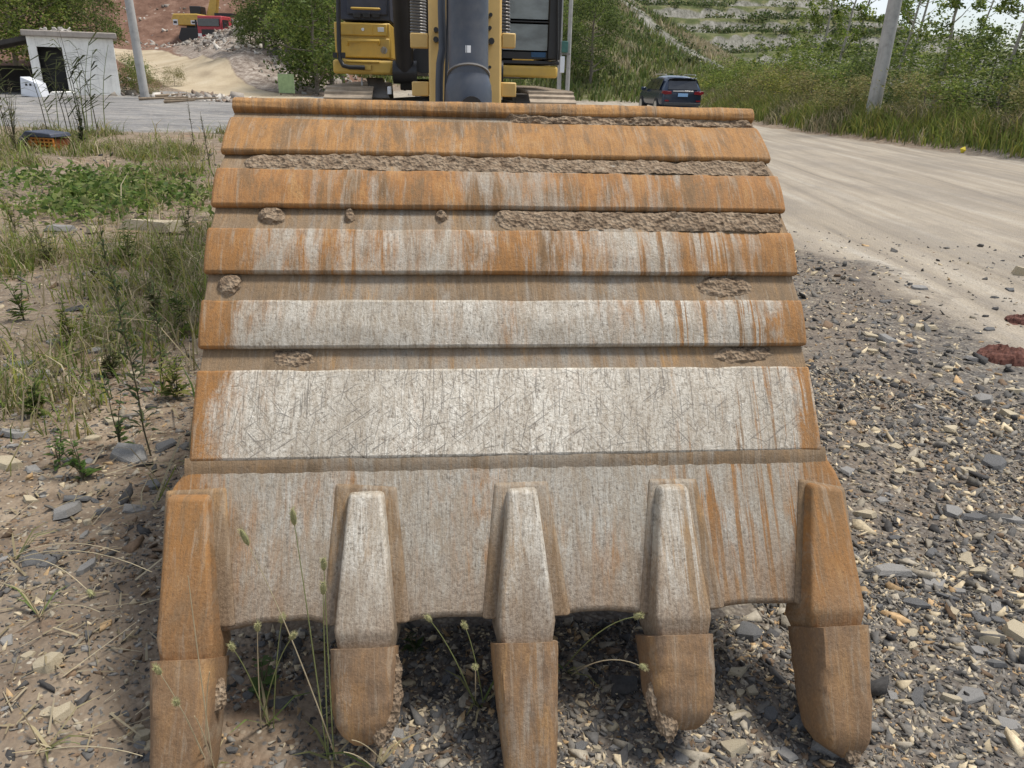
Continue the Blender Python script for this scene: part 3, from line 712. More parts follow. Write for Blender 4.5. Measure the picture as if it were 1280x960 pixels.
# stick: tapered box standing behind the bucket
st = MB()
def quad_sect(mb, secs):          # secs: list of (U0,U1,v0,v1,h) rectangles stacked
    b = len(mb.v)
    for (a, b_, c, d, h) in secs: mb.v += [lv(a, c, h), lv(b_, c, h), lv(b_, d, h), lv(a, d, h)]
    for i in range(len(secs)-1):
        for k in range(4): mb.f.append((b+i*4+k, b+i*4+(k+1) % 4, b+(i+1)*4+(k+1) % 4, b+(i+1)*4+k))
    e = b+(len(secs)-1)*4
    mb.f += [(b+3, b+2, b+1, b), (e, e+1, e+2, e+3)]
sL = PV(536, 60, 4.45)[0]-UC; sR = PV(626, 60, 4.45)[0]-UC; sc_ = (sL+sR)/2
quad_sect(st, [(sL, sR, 4.30, 4.62, .95), (sL, sR, 4.36, 4.85, 1.5), (sL, sR, 4.52, 5.2, 2.6), (sL, sR, 4.72, 5.7, 3.9), (sL+.04, sR-.04, 4.85, 5.6, 4.6)])
STICK = st.build('stick', M['stick_yellow'], EX, bev=.012)
for px, yy in ((522, 51), (524, 111), (635, 51), (636, 112)):
    c_ = PV(px+(3 if px < 600 else -3), yy, 4.44); q = c_[0]-UC
    mb = MB(); e = sL if px < 600 else sR; lo_, hi_ = (min(q-.05, e-.004), e-.002) if px < 600 else (e+.002, max(q+.05, e+.004))
    mb.box(lv(lo_, 4.40, c_[2]-.036), lv(hi_, 4.52, c_[2]+.036)); mb.build('bracket', M['stick_yellow'], STICK, bev=.006)
for (px, yy, r_) in ((545, 38, .012), (545, 50, .014), (612, 20, .01), (611, 36, .01), (613, 52, .016), (611, 84, .008)):
    c_ = PV(px, yy, 4.40); mb = MB(); mb.tube([lv(c_[0]-UC, 4.30, c_[2]), lv(c_[0]-UC, 4.45, c_[2]-.002)], r_, 8); mb.build('bolt_boss', M['black_paint'], STICK)
# bucket cylinder in front of the stick
cc = PV(585, 60, 4.2)[0]-UC
CYL = MB().tube([lv(cc, 4.10, 1.50), lv(cc, 4.22, 2.2), lv(cc, 4.42, 3.4)], .098, 28).build('bucket_cylinder', M['cyl_grey'], EX, smooth=True, sharp=50)
MB().tube([lv(cc, 4.075, 1.36), lv(cc, 4.085, 1.42), lv(cc, 4.095, 1.47), lv(cc, 4.103, 1.50), lv(cc, 4.110, 1.545)], [.116, .116, .116, .113, .101], 28).build('gland_cap', M['cyl_grey'], CYL, smooth=True, sharp=60)
MB().tube([lv(cc, 4.10, 1.545), lv(cc, 4.104, 1.552)], .106, 28).build('cap_ring', M['frame_grey'], CYL, smooth=True)
MB().tube([lv(cc, 4.02, 1.05), lv(cc, 4.076, 1.37)], .055, 20).build('rod', M['chrome'], CYL, smooth=True)
c_ = PV(585, 62, 4.09); q = lv(c_[0]-UC, 0, c_[2])
mb = MB(); nn = 6
for i in range(nn+1):
    a = R(-8)+R(16)*i/nn+R(-2)
    for hh in (-.015, .017): mb.v.append((cc+.0995*math.sin(a), 4.126+.17*(c_[2]+hh-1.65)-.0995*math.cos(a)-V0, c_[2]+hh))
for i in range(nn): mb.f.append((2*i, 2*i+2, 2*i+3, 2*i+1))
STK = mb.build('sticker', M['white_sticker'], CYL)
MB().tube([lv(cc-.085, 4.0, 1.70), lv(cc-.088, 4.03, 1.72)], .001, 4)
MB().tube([lv(cc+.01, 3.93, 1.40), lv(cc+.01, 4.05, 1.40)], .055, 20).build('opening_shade_disc', M['black_paint'], CYL, smooth=True, sharp=50)  # solid black disc, paints the shade of the hole below the cap
# hoses on the stick
def PVp(px, py, v): a = PV(px, py, v); return lv(a[0]-UC, a[1], a[2])
MB().tube([PVp(552, -60, 4.36), PVp(552, 10, 4.30), PVp(553, 50, 4.26), PVp(553, 62, 4.25), PVp(550, 80, 4.24), PVp(549, 105, 4.22), PVp(549, 135, 4.2)], .020, 12).build('hydraulic_hose', M['dark_rubber'], EX, smooth=True)
MB().tube([PVp(560, -60, 4.39), PVp(560, 20, 4.33), PVp(559, 60, 4.30), PVp(557, 130, 4.24)], .009, 8).build('hydraulic_hose', M['dark_rubber'], EX, smooth=True)
# boom: from the body up and forward, over the frame's top, down to the stick
bm_ = MB(); pth = [(10.6, 1.75, .45), (9.4, 3.4, .5), (8.0, 5.0, .55), (6.6, 5.3, .5), (5.2, 4.5, .35)]
secs = []
for i, (v, h, hw) in enumerate(pth):
    t = Vector((pth[min(i+1, 4)][0]-pth[max(i-1, 0)][0], pth[min(i+1, 4)][1]-pth[max(i-1, 0)][1])).normalized(); nrm = Vector((-t.y, t.x))
    for U in (-.27, .27):
        for sg in (-1, 1): bm_.v.append(lv(U, v+nrm.x*hw*sg*.9, h+nrm.y*hw*sg*.9))
for i in range(4):
    a = i*4; b = a+4
    bm_.f += [(a, a+1, b+1, b), (a+2, b+2, b+3, a+3), (a, b, b+2, a+2), (a+1, a+3, b+3, b+1)]
bm_.f += [(0, 2, 3, 1), (16, 17, 19, 18)]
bm_.build('boom', M['cat_yellow'], EX, bev=.02)
VB = 10.2
# boom cylinders
for px0, px1 in ((497, 515), (606, 622)):
    a = PV((px0+px1)/2, 88, VB-.35); r_ = .105
    b = MB().tube([lv(a[0]-UC, VB-.3, a[2]-.05), lv(a[0]-UC, VB-.75, a[2]+.9), lv(a[0]-UC, VB-1.2, a[2]+1.9)], r_, 18).build('boom_cylinder', M['black_paint'], EX, smooth=True)
    MB().tube([lv(a[0]-UC-.14, VB-.3, a[2]-.02), lv(a[0]-UC+.14, VB-.3, a[2]-.02)], .13, 18).build('pin_boss', M['black_paint'], b, smooth=True)
# spring-wrapped hoses
def spring(px, y0, y1, v, r_, turns):
    a = PV(px, y0, v); b = PV(px+1, y1, v); n = turns*10; pts = []
    for i in range(n+1):
        f = i/n; an = 2*math.pi*turns*f
        pts.append(lv(a[0]-UC+(b[0]-a[0])*f+r_*math.cos(an), v+r_*math.sin(an), a[2]+(b[2]-a[2])*f))
    o = MB().tube(pts, .0085*v/6, 5).build('spring_guard', M['spring'], EX, smooth=True)
    MB().tube([lv(a[0]-UC, v, a[2]), lv(b[0]-UC, v, b[2])], r_*.82, 10).build('hose', M['dark_rubber'], o, smooth=True)
spring(522, -40, 42, 7.4, .062, 22); spring(630, -40, 46, 6.4, .036, 20)
# upper frame, dark centre and the deck
def boxpx(name, x0, y0, x1, y1, v0, v1, mat, parent=EX, bev=.015):
    a = PV(x0, y0, v0); b = PV(x1, y1, v0); mb = MB()
    mb.box(lv(a[0]-UC, v0, b[2]), lv(b[0]-UC, v1, a[2])); return mb.build(name, mat, parent, bev=bev)
DECK = boxpx('deck_frame', 468, 93, 668, 99, VB+.25, VB+4.2, M['frame_grey'])
boxpx('swing_bearing', 500, 100, 640, 116, VB+.9, VB+3.2, M['black_paint'])
boxpx('boom_bracket', 516, 44, 534, 95, VB+.1, VB+.8, M['frame_grey'], DECK)
boxpx('boom_bracket', 606, 44, 626, 96, VB+.1, VB+.8, M['frame_grey'], DECK)
boxpx('engine_bulkhead', 490, -60, 640, 94, VB+1.3, VB+1.5, M['black_paint'])
a = PV(529, 75, VB-.02); MB().tube([lv(a[0]-UC, VB-.06, a[2]), lv(a[0]-UC, VB+.1, a[2])], .15, 20).build('pulley', M['black_paint'], DECK, smooth=True)
# tool-box side
TB = boxpx('tool_box', 417, 27, 489, 74, VB, VB+2.2, M['cat_yellow'])
boxpx('upper_panel', 424, 28, 484, 45.5, VB-.035, VB-.002, M['cat_yellow'], TB, .012)
boxpx('label_plate', 472, 34, 480, 40, VB-.042, VB-.036, M['white_sticker'], TB, .002)
boxpx('door_recess', 441, 31, 442.5, 45, VB-.045, VB-.036, M['cat_yellow'], TB, .003)
boxpx('door_recess', 464, 31, 466, 45, VB-.045, VB-.036, M['cat_yellow'], TB, .003)
a = PV(454, 37, VB); MB().tube([lv(a[0]-UC, VB-.05, a[2]), lv(a[0]-UC, VB, a[2])], .018, 10).build('lock', M['chrome'], TB)
a = PV(480, 63, VB); MB().tube([lv(a[0]-UC, VB-.03, a[2]), lv(a[0]-UC, VB+.01, a[2])], .042, 16).build('round_latch', M['chrome'], TB)
boxpx('drawer_panel', 423.5, 46.5, 488, 73, VB-.03, VB-.002, M['cat_yellow'], TB, .012)
hb = MB(); 
hb.tube([PVp(435, 56, VB-.03), PVp(435, 51, VB-.1), PVp(474, 51, VB-.1), PVp(474, 56, VB-.03)], .014, 8).build('grab_handle', M['cat_yellow'], TB, smooth=True)
STEP = boxpx('front_step', 415.5, 74, 491, 94, VB-.16, VB+.6, M['cat_yellow'], EX, .03)
boxpx('step_edge', 432, 75, 474, 79, VB-.2, VB-.161, M['cat_yellow'], STEP, .012)
boxpx('rail_foot', 455, 81, 464, 87.5, VB-.2, VB-.162, M['cat_yellow'], STEP, .004)
boxpx('vent_panel', 421, -60, 488, 26.6, VB+.04, VB+2, M['navy'])
NV = boxpx('vent_recess', 430, -60, 484, 19, VB+.0, VB+.039, M['navy'], EX, .01)
for k in range(3): boxpx('vent_slot', 441+k*12, 16, 451+k*12, 22.5, VB-.012, VB-.001, M['black_paint'], NV, .006)
boxpx('step_bar', 438, 8.5, 475, 12.5, VB-.16, VB-.08, M['cat_yellow'], NV, .01)
MB().tube([PVp(422.5, -60, VB-.2), PVp(423, 20, VB-.2), PVp(424, 62, VB-.2), PVp(425, 74, VB-.22), PVp(429, 82, VB-.24), PVp(437, 84, VB-.25), PVp(456, 84.5, VB-.22)], .026, 10).build('handrail', M['black_paint'], EX, smooth=True)
for dx in (-5, 5):
    q = PVp(424+dx, 69, VB-.2); MB().box((q[0]-.025, q[1]-.02, q[2]-.03), (q[0]+.025, q[1]+.02, q[2]+.03)).build('rail_clamp', M['black_paint'], EX)
# body behind the tool box, counterweight
boxpx('engine_hood', 428, -10, 640, 80, VB+2.3, VB+4.6, M['cat_yellow'], EX, .05)
boxpx('counterweight', 424, 20, 690, 95, VB+4.65, VB+5.6, M['cat_yellow'], EX, .2)
# cab
CAB = boxpx('cab', 622, 81, 697, 98, VB-.02, VB+1.9, M['cat_yellow'], EX, .03)
boxpx('cab_sill', 621, 74.5, 699, 81.5, VB+.0, VB+1.9, M['black_paint'], CAB, .01)
boxpx('cab_post', 692, -140, 700, 75, VB-.03, VB+.1, M['black_paint'], CAB, .015)
boxpx('cab_post', 618, -140, 628, 75, VB-.03, VB+.1, M['black_paint'], CAB, .015)
boxpx('cab_wall', 695, -140, 700, 75, VB+.12, VB+1.9, M['black_paint'], CAB, .01)
boxpx('cab_wall', 618, -140, 622, 75, VB+.12, VB+1.9, M['black_paint'], CAB, .01)
boxpx('rear_wall', 620, -140, 699, 75, VB+1.85, VB+1.95, M['black_paint'], CAB, .01)
boxpx('cab_roof', 616, -152, 702, -140, VB-.1, VB+2.0, M['cat_yellow'], CAB, .03)
boxpx('window_bar', 628, 25, 692, 29, VB-.02, VB+.02, M['black_paint'], CAB, .004)
boxpx('windscreen', 628, -140, 692, 25, VB+.0, VB+.015, M['cab_glass'], CAB, .002)
boxpx('lower_windscreen', 628, 29, 692, 64, VB+.0, VB+.015, M['cab_glass'], CAB, .002)
bl_ = plain('blue_floor_pad', (.015, .07, .16), .5); boxpx('lower_band', 628, 64, 692, 74.5, VB+.0, VB+.02, M['black_paint'], CAB, .002)
boxpx('blue_mat', 664, 65, 682, 72, VB-.008, VB-.002, bl_, CAB, .002)
MB().tube([PVp(697.5, -140, VB-.1), PVp(697.5, 60, VB-.1), PVp(696, 76, VB-.1), PVp(690, 79, VB-.08)], .012, 8).build('wiper_rail', M['black_paint'], CAB, smooth=True)
# tracks
for px0, px1 in ((407, 463), (660, 722)):
    a = PV(px0, 112, 9.9)[0]-UC; b = PV(px1, 112, 9.9)[0]-UC; ctr = (a+b)/2; wd = .56
    TR = MB().box(lv(ctr-.2, 10.1, .28), lv(ctr+.2, 14.0, .95)).build('track_frame', M['frame_grey'], EX, bev=.05)
    Lh, rad = 1.85, .605; vc = 12.05; per = 2*(2*Lh)+2*math.pi*rad; n = 46; shoe = None
    for k in range(n):
        s = per*k/n
        if s < 2*Lh: v, h, an = vc-Lh+s, .74+rad, 0.
        elif s < 2*Lh+math.pi*rad: th = (s-2*Lh)/rad; v, h, an = vc+Lh+rad*math.sin(th), .74+rad*math.cos(th), -th
        elif s < 4*Lh+math.pi*rad: v, h, an = vc+Lh-(s-2*Lh-math.pi*rad), .74-rad, math.pi
        else: th = (s-4*Lh-math.pi*rad)/rad; v, h, an = vc-Lh-rad*math.sin(th), .74-rad*math.cos(th), math.pi-th
        if shoe is None:
            mb = MB(); pitch = per/n
            mb.prism([(-pitch*.47, -.02), (pitch*.47, -.02), (pitch*.47, .004), (pitch*.44, .03), (pitch*.38, .03), (pitch*.34, .004), (-pitch*.05, .004), (-pitch*.08, .03), (-pitch*.14, .03), (-pitch*.18, .004), (-pitch*.38, .004), (-pitch*.47, .004)], 0, -wd/2, wd/2)
            shoe = mb.build('track_shoe', M['track_steel'], TR); o = shoe
        else: o = shoe.copy(); COL.objects.link(o); o.parent = TR
        o.location = lv(ctr, v, h); o.rotation_euler = (an, 0, 0)
    MB().tube([lv(ctr-.12, vc-Lh, .74), lv(ctr+.12, vc-Lh, .74)], .54, 24).build('idler_wheel', M['frame_grey'], TR, smooth=True)
    MB().tube([lv(ctr-.12, vc+Lh, .74), lv(ctr+.12, vc+Lh, .74)], .54, 24).build('sprocket', M['frame_grey'], TR, smooth=True)
q = [PVp(458, 97, 10.45), PVp(479, 97, 10.45), PVp(487, 122, 10.05), PVp(463, 122, 10.05)]; mb = MB(); n_ = 4
mb.v = [tuple(p) for p in q]+[(p[0], p[1]+.05, p[2]-.02) for p in q]; mb.f = [(0, 1, 2, 3), (7, 6, 5, 4)]+[(i, (i+1) % 4, 4+(i+1) % 4, 4+i) for i in range(4)]
mb.build('swing_guard_plate', M['frame_grey'], EX, bev=.006)
boxpx('white_block', 484, 108, 489, 118, 10.0, 10.15, M['white_box'], EX, .006); boxpx('grease_pipe', 451, 97, 453.5, 107, 10.3, 10.34, M['white_box'], EX, .004)
cb = MB(); cb.prism([(-.95, 1.16), (-.2, 1.22), (.2, 1.22), (.95, 1.16), (1.2, .6), (-1.2, .6)], 1, 11.2-V0, 13-V0); cb.build('car_body', M['frame_grey'], EX, bev=.03)

# ------------------------------------------------------------------ parked SUV
def build_suv():
    c = AT(853, 120, 36.0); root = empty('parked_car', (c.x, 36.0, gz(c.x, 36)), R(5))
    tag(root, 'dark blue parked SUV seen from behind beside the green slope', 'car')
    # local: +y forward, rear bumper at y=0, half width .93
    prof = [(0.0, .42, .80, .86), (.02, .72, .84, .92), (.0, 1.00, .84, .92)]
    secs = []   # (y, half width low, half width belt, belt z, roof z, half width roof)
    Y = [-.02, .10, .45, 1.0, 1.7, 2.4, 2.95, 3.5, 4.1, 4.55, 4.7]
    belt = [.98, 1.02, 1.04, 1.03, 1.02, 1.01, 1.0, .98, .92, .82, .70]
    roof = [1.02, 1.30, 1.60, 1.66, 1.67, 1.65, 1.42, 1.06, .96, .86, .74]
    hw = [.84, .89, .92, .93, .93, .93, .93, .92, .90, .84, .74]
    hr = [.72, .68, .64, .64, .64, .63, .66, .80, .80, .72, .62]
    rings = []; mb = MB(); n = 14
    for y, b, r_, w_, wr in zip(Y, belt, roof, hw, hr):
        z0 = .26 if .1 < y < 4.5 else .36
        ring = [(-w_*.93, z0), (-w_, .50), (-w_, .75), (-w_*.985, b), (-(w_+wr)/2*.97, (b+r_)/2+.02), (-wr, r_-.05), (-wr*.55, r_),
                (wr*.55, r_), (wr, r_-.05), ((w_+wr)/2*.97, (b+r_)/2+.02), (w_*.985, b), (w_, .75), (w_, .50), (w_*.93, z0)]
        for x, z in ring: mb.v.append((x, y, z))
    for i in range(len(Y)-1):
        for k in range(n): mb.f.append((i*n+k, i*n+(k+1) % n, (i+1)*n+(k+1) % n, (i+1)*n+k))
    mb.f.append(tuple(range(n))); mb.f.append(tuple((len(Y)-1)*n+k for k in range(n)))
    body = mb.build('body', M['car_paint'], root); sub = body.modifiers.new('s', 'SUBSURF'); sub.levels = 2; sub.render_levels = 2
    body.data.polygons.foreach_set('use_smooth', np.ones(len(body.data.polygons), bool))
    # rear window, standing 12 mm off the hatch
    def sheet(name, pts, mat, th=(0, -.012, 0), par=root):
        q = MB(); n = len(pts); q.v = [tuple(p) for p in pts]+[tuple(Vector(p)+Vector(th)) for p in pts]
        q.f = [tuple(range(n)), tuple(range(n, 2*n))[::-1]]+[(i, (i+1) % n, n+(i+1) % n, n+i) for i in range(n)]
        return q.build(name, mat, par)
    sheet('rear_window', [(-.66, .00, 1.08), (.66, .00, 1.08), (.60, .235, 1.50), (.3, .26, 1.53), (-.3, .26, 1.53), (-.60, .235, 1.50)], M['car_glass'], (0, -.03, .01))
    MB().box((-.62, .10, 1.535), (.62, .46, 1.575)).build('roof_spoiler', M['car_paint'], root, bev=.015)
    for s in (-1, 1):
        tl = MB(); tl.prism([(s*.50, .90), (s*.52, 1.02), (s*.90, 1.03), (s*.925, .93), (s*.80, .88)], 1, -.075, .12); tl.build('tail_lamp', M['tail'], root, bev=.008)
        MB().box((s*.70-.09, -.10, .60), (s*.70+.09, -.03, .66)).build('reflector', M['tail'], root)
        q = MB(); q.box((s*1.03-.10, 3.0, .98), (s*1.03+.10, 3.12, 1.13)); q.build('door_mirror', M['car_paint'], root, bev=.03)
        # side windows, proud of the body side
        for (y0, y1, t0, t1) in ((.48, 1.05, .55, 1.06), (1.12, 1.95, 1.13, 1.95), (2.03, 3.05, 2.03, 2.62)):
            def sx(z): return s*(.93-(z-1.03)*.42+.012)
            sheet('side_window', [(sx(1.06), y0, 1.06), (sx(1.06), y1, 1.06), (sx(1.50), t1, 1.50), (sx(1.50), t0, 1.50)], M['car_glass'], (s*.012, 0, .006))
        q = MB().tube([(s*.66, .5, 1.665), (s*.66, .6, 1.70), (s*.66, 2.3, 1.70), (s*.66, 2.4, 1.665)], .014, 6).build('roof_rail', M['chrome'], root)
        for y in (.92, 3.72):
            wl = MB().tube([(s*.70, y, .36), (s*.945, y, .36)], .36, 24).build('wheel', M['tyre'], root, smooth=True)
            MB().tube([(s*.935, y, .36), (s*.955, y, .36)], .23, 16).build('rim', M['chrome'], wl)
    MB().box((-.46, -.085, 1.0), (.46, -.03, 1.045)).build('chrome_trim', M['chrome'], root, bev=.006)
    pl = MB().box((-.22, -.088, .80), (.22, -.05, .94)).build('number_plate', M['plate_blue'], root)
    MB().box((-.80, -.12, .44), (.80, .02, .56)).build('bumper_trim', plain('bumper_plastic', (.05, .055, .06), .6), root, bev=.02)
    MB().tube([(0, .52, 1.64), (0, .46, 1.74)], [.02, .008], 6).build('antenna', M['black_paint'], root)
build_suv()

# ------------------------------------------------------------------ poles
def pole(label, px_b, py_b, px_t, py_t, Y, rb, rt, top, name='utility_pole', group=None):
    b = AT(px_b, py_b, Y); t = AT(px_t, py_t, Y); d = (t-b); k = (top)/d.z
    p0 = Vector((b.x, b.y, gz(b.x, b.y)-.3)); p1 = b+d*k
    o = MB().tube([p0+(p1-p0)*f-p0 for f in np.linspace(0, 1, 9)], [rb+(rt-rb)*f for f in np.linspace(0, 1, 9)], 20).build(name, M['concrete'], None, smooth=True, sharp=50)
    o.location = p0; tag(o, label, 'utility pole', group); return o
pole('thick leaning concrete utility pole on the grassy bank beside the dirt road', 1088, 152, 1119, 0, 25.5, .215, .17, 9)
pole('grey concrete utility pole standing at the end of the white shed yard', 182, 125, 161, 0, 29, .15, .115, 8.5)
for k, (pxb, pxt, yb) in enumerate(((699, 702, 112), (709, 714, 117))):
    pole('one of two slim pale concrete poles carrying a transformer box beyond the cab', pxb, yb, pxt, 0, 44, .115, .1, 7, group='twin transformer poles')
q = AT(706, 58, 43.7); tb = empty('transformer_box', q-Vector((0, 0, .5)))
tag(tb, 'small green transformer box strapped between the two slim poles', 'transformer')
MB().box((-.16, -.2, .2), (.16, .1, .75)).build('tank', M['trans_green'], tb, bev=.02)
MB().box((-.3, -.12, .1), (.3, -.06, .17)).build('crossbar', M['frame_grey'], tb)
q = AT(703, 82, 43.7); mbx = MB().box((-.12, -.15, -.35), (.1, .1, .45)).build('meter_box', M['white_box'], None, bev=.02); mbx.location = q
tag(mbx, 'narrow white meter box fixed below the green transformer box', 'meter box')

# ------------------------------------------------------------------ white shed and lean-to
def build_shed():
    Y = 30.; a = AT(33, 40, Y); b = AT(140, 44, Y)
    zb = gz((a.x+b.x)/2, Y); cx = (a.x+b.x)/2; H = AT(90, 45, Y).z-zb
    W = (b.x-a.x)*.9
    root = empty('plaster_shed', (cx, Y, zb-.05), R(26)); tag(root, 'small derelict white plaster shed with an empty doorway and flat slab roof', 'shed')
    h = W/2; d0 = (AT(51, 80, Y).x-cx)*.9; d1 = (AT(81, 80, Y).x-cx)*.9; dh = AT(66, 57, Y).z-zb
    t = .2
    MB().box((-h, 0, 0), (d0, t, H)).build('wall_pier', M['plaster'], root, bev=.015)
    MB().box((d1, 0, 0), (h, t, H)).build('wall', M['plaster'], root, bev=.015)
    MB().box((d0+.001, 0.002, dh), (d1-.001, t-.002, H)).build('lintel', M['plaster'], root)
    MB().box((h-t, t+.002, 0), (h, 3, H)).build('side_wall', M['plaster'], root)
    MB().box((-h, t+.002, 0), (-h+t, 3, H)).build('side_wall', M['plaster'], root)
    MB().box((-h, 3.002, 0), (h, 3.2, H)).build('back_wall', M['interior_shade'], root)
    MB().box((-h-.12, -.18, H+.003), (h+.14, 3.4, H+.2)).build('roof_slab', M['slab'], root, bev=.03)
    MB().box((-h+t+.01, 1.3, 0), (h-t-.01, 1.4, H-.01)).build('doorway_shade_sheet', M['black_paint'], root)  # added black sheet, paints the doorway's inner shade
    for sx_ in (-1, 1): MB().box((sx_*(h-t-.03)-.01, t+.01, 0), (sx_*(h-t-.03)+.01, 1.29, H-.01)).build('doorway_shade_lining', M['interior_shade'], root)  # added dark lining, the same painted shade along both sides
    rs = MB(); rs.prism([(-h+.35, 0), (d1+.2, 0), (d1+.15, .18), (-h+.5, .16)], 1, -.35, -.01); rs.build('door_step', M['plaster'], root, bev=.03)
    # heap of pale rubble on the slab
    for k in range(16):
        x = rnd.uniform(-.45, .35)-.25; s = rnd.uniform(.06, .15)
        o = STONES[k % len(STONES)].copy(); o.data = o.data.copy(); o.data.materials.clear(); o.data.materials.append(M['rubble'])
        o.name = 'rubble_piece'; link(o, root); o.location = (x*1.3, rnd.uniform(.1, .9), H+.2+s*.35); o.scale = (s, s, s*.9); o.rotation_euler = [rnd.uniform(0, 6) for _ in range(3)]
    # lean-to
    lr = empty('lean_to', (cx-h*.9-.05, Y-h*.44+.4, zb-.05), R(20)); tag(lr, 'dark open lean-to with sagging tarred roof against the white shed', 'lean-to')
    q = MB(); q.add([(-3.6, -.3, H-.95), (.0, -.3, H-.1), (.0, 2.8, H-.05), (-3.6, 2.8, H-.9), (-3.6, -.3, H-.8), (.0, -.3, H+.05), (.0, 2.8, H+.1), (-3.6, 2.8, H-.75)], [(0, 3, 2, 1), (4, 5, 6, 7), (0, 1, 5, 4), (1, 2, 6, 5), (2, 3, 7, 6), (3, 0, 4, 7)])
    q.build('roof_sheet', M['darkroof'], lr)
    MB().box((-3.6, 2.5, 0), (-.05, 2.65, H-1.0)).build('back_wall', M['interior_shade'], lr)
    MB().box((-3.5, -.2, 0), (-3.35, -.05, H-1.0)).build('post', M['wood'], lr)
    # white appliance
    c = AT(40, 100, Y-1.6); o = MB().add([(-.34, -.25, 0), (.36, -.25, -.06), (.36, .3, -.06), (-.34, .3, 0), (-.25, -.25, .62), (.28, -.25, .42), (.28, .3, .42), (-.25, .3, .62)], [(0, 3, 2, 1), (4, 5, 6, 7), (0, 1, 5, 4), (1, 2, 6, 5), (2, 3, 7, 6), (3, 0, 4, 7)]).build('white_cabinet', M['white_box'], None, bev=.02)
    o.location = (c.x, Y-1.6, gz(c.x, Y-1.6)+.02)
    tag(o, 'tilted white metal cabinet dumped beside the shed doorway', 'cabinet')
    for dx in (-.08, .06): MB().box((dx-.035, -.262, .33), (dx+.035, -.252, .4)).build('dark_knob', M['black_paint'], o)

# ------------------------------------------------------------------ stones
def hull_mesh(name, pts):
    bm = bmesh.new()
    for p in pts: bm.verts.new(p)
    r = bmesh.ops.convex_hull(bm, input=bm.verts)
    bmesh.ops.delete(bm, geom=[g for g in r['geom_interior'] if isinstance(g, bmesh.types.BMVert)], context='VERTS')
    bmesh.ops.triangulate(bm, faces=bm.faces)
    me = bpy.data.meshes.new(name); bm.to_mesh(me); bm.free(); return me
def shard_pts(r, n, flat, skew=.2):
    P = []
    el = r.uniform(.55, 1.0)
    for k in range(n):
        a = 2*math.pi*(k+r.uniform(-.32, .32))/n; q = r.uniform(.72, 1.05)
        x, y = math.cos(a)*q, math.sin(a)*q*el
        P.append((x, y, -flat*r.uniform(.6, 1)))
        P.append((x*r.uniform(.72, .98)+skew*r.uniform(-.2, .2), y*r.uniform(.72, .98), flat*r.uniform(.3, 1.1)))
    return P
rs_ = random.Random(3)
CHIPS = []
for k in range(14):
    me = hull_mesh('chip', shard_pts(rs_, rs_.choice([3, 3, 4, 4]), rs_.uniform(.12, .34), .6))
    v = np.array([p.co for p in me.vertices]); f = np.array([list(p.vertices) for p in me.polygons]); CHIPS.append((v, f)); bpy.data.meshes.remove(me)
STONES = []
class _P: pass
STONE_ME = {}
for mt in ('slate', 'pale', 'greystone'):
    STONE_ME[mt] = []
    for k in range(9):
        fl = rs_.uniform(.12, .3) if mt != 'pale' else rs_.uniform(.22, .5)
        me = hull_mesh('stone', shard_pts(rs_, rs_.choice([4, 5, 6, 7]), fl)); me.materials.append(M[mt]); STONE_ME[mt].append(me)
STONES = [bpy.data.objects.new('stone', me) for me in STONE_ME['greystone']]
build_shed()
PAL = dict(slate=('slate_stone', 'slate'), pale=('limestone_chip', 'stone'), greystone=('grey_stone', 'stone'))
SHADE = dict(slate='dark slate', pale='pale buff limestone', greystone='light grey')
def stone_label(p, mt, size, asp):
    u = p.x*_c+p.y*_s-UC; v = -p.x*_s+p.y*_c
    big = 'large' if size > .075 else 'medium' if size > .045 else 'small'
    shp = 'elongated shard' if asp < .64 else 'flat stone' if asp < .82 else 'blocky stone'
    if u > .86:
        if p.x > road_near_x(p.y)-.5: pl = 'at the dirt road edge'
        elif v < 1.75: pl = 'on gravel beside the right corner tooth' if u < 1.25 else 'on gravel a step from the right corner tooth'
        elif v < 2.6: pl = 'on gravel beside the lower bucket half'
        else: pl = 'on gravel between bucket and dirt road'
    elif u < -.86:
        if v < 1.75: pl = 'on soil beside the left corner tooth'
        elif v < 2.6: pl = 'on soil beside the lower left bucket half'
        elif v < 4: pl = 'near the tall dark weed left of the bucket'
        else: pl = 'in the grass left of the bucket'
    else:
        k = min(3, max(0, int((u+.72)/.36))); pl = ['between left corner tooth and second tooth', 'between second tooth and middle tooth', 'between middle tooth and fourth tooth', 'between fourth tooth and right corner tooth'][k]
    return f'{big} {SHADE[mt]} {shp} {pl}'
NST = [0]
def side_of(p):
    u = p.x*_c+p.y*_s-UC
    return 'R' if u > .86 else ('L' if u < -.86 else 'M')
def stone(p, size, mt, asp=1.0, label=None, rz=None, tilt=.22):
    me = rnd.choice(STONE_ME[mt]); o = bpy.data.objects.new(PAL[mt][0], me); link(o)
    th = rnd.uniform(.75, 1.2)
    o.scale = (size/2, size/2*asp, size/2*th*max(asp, .6)); o.rotation_euler = (rnd.uniform(-tilt, tilt), rnd.uniform(-tilt, tilt), rnd.uniform(0, 6.3) if rz is None else rz)
    o.location = (p.x, p.y, p.z+size*.06); lab = stone_label(p, mt, size, asp); grp = SHADE[mt]+' pieces lying loose on the '+dict(R='gravel right of the bucket', L='soil left of the bucket', M='ground under the bucket')[side_of(p)]
    if label: tag(o, label, PAL[mt][1])
    else: tag(o, lab, PAL[mt][1], grp)
    NST[0] += 1; return o
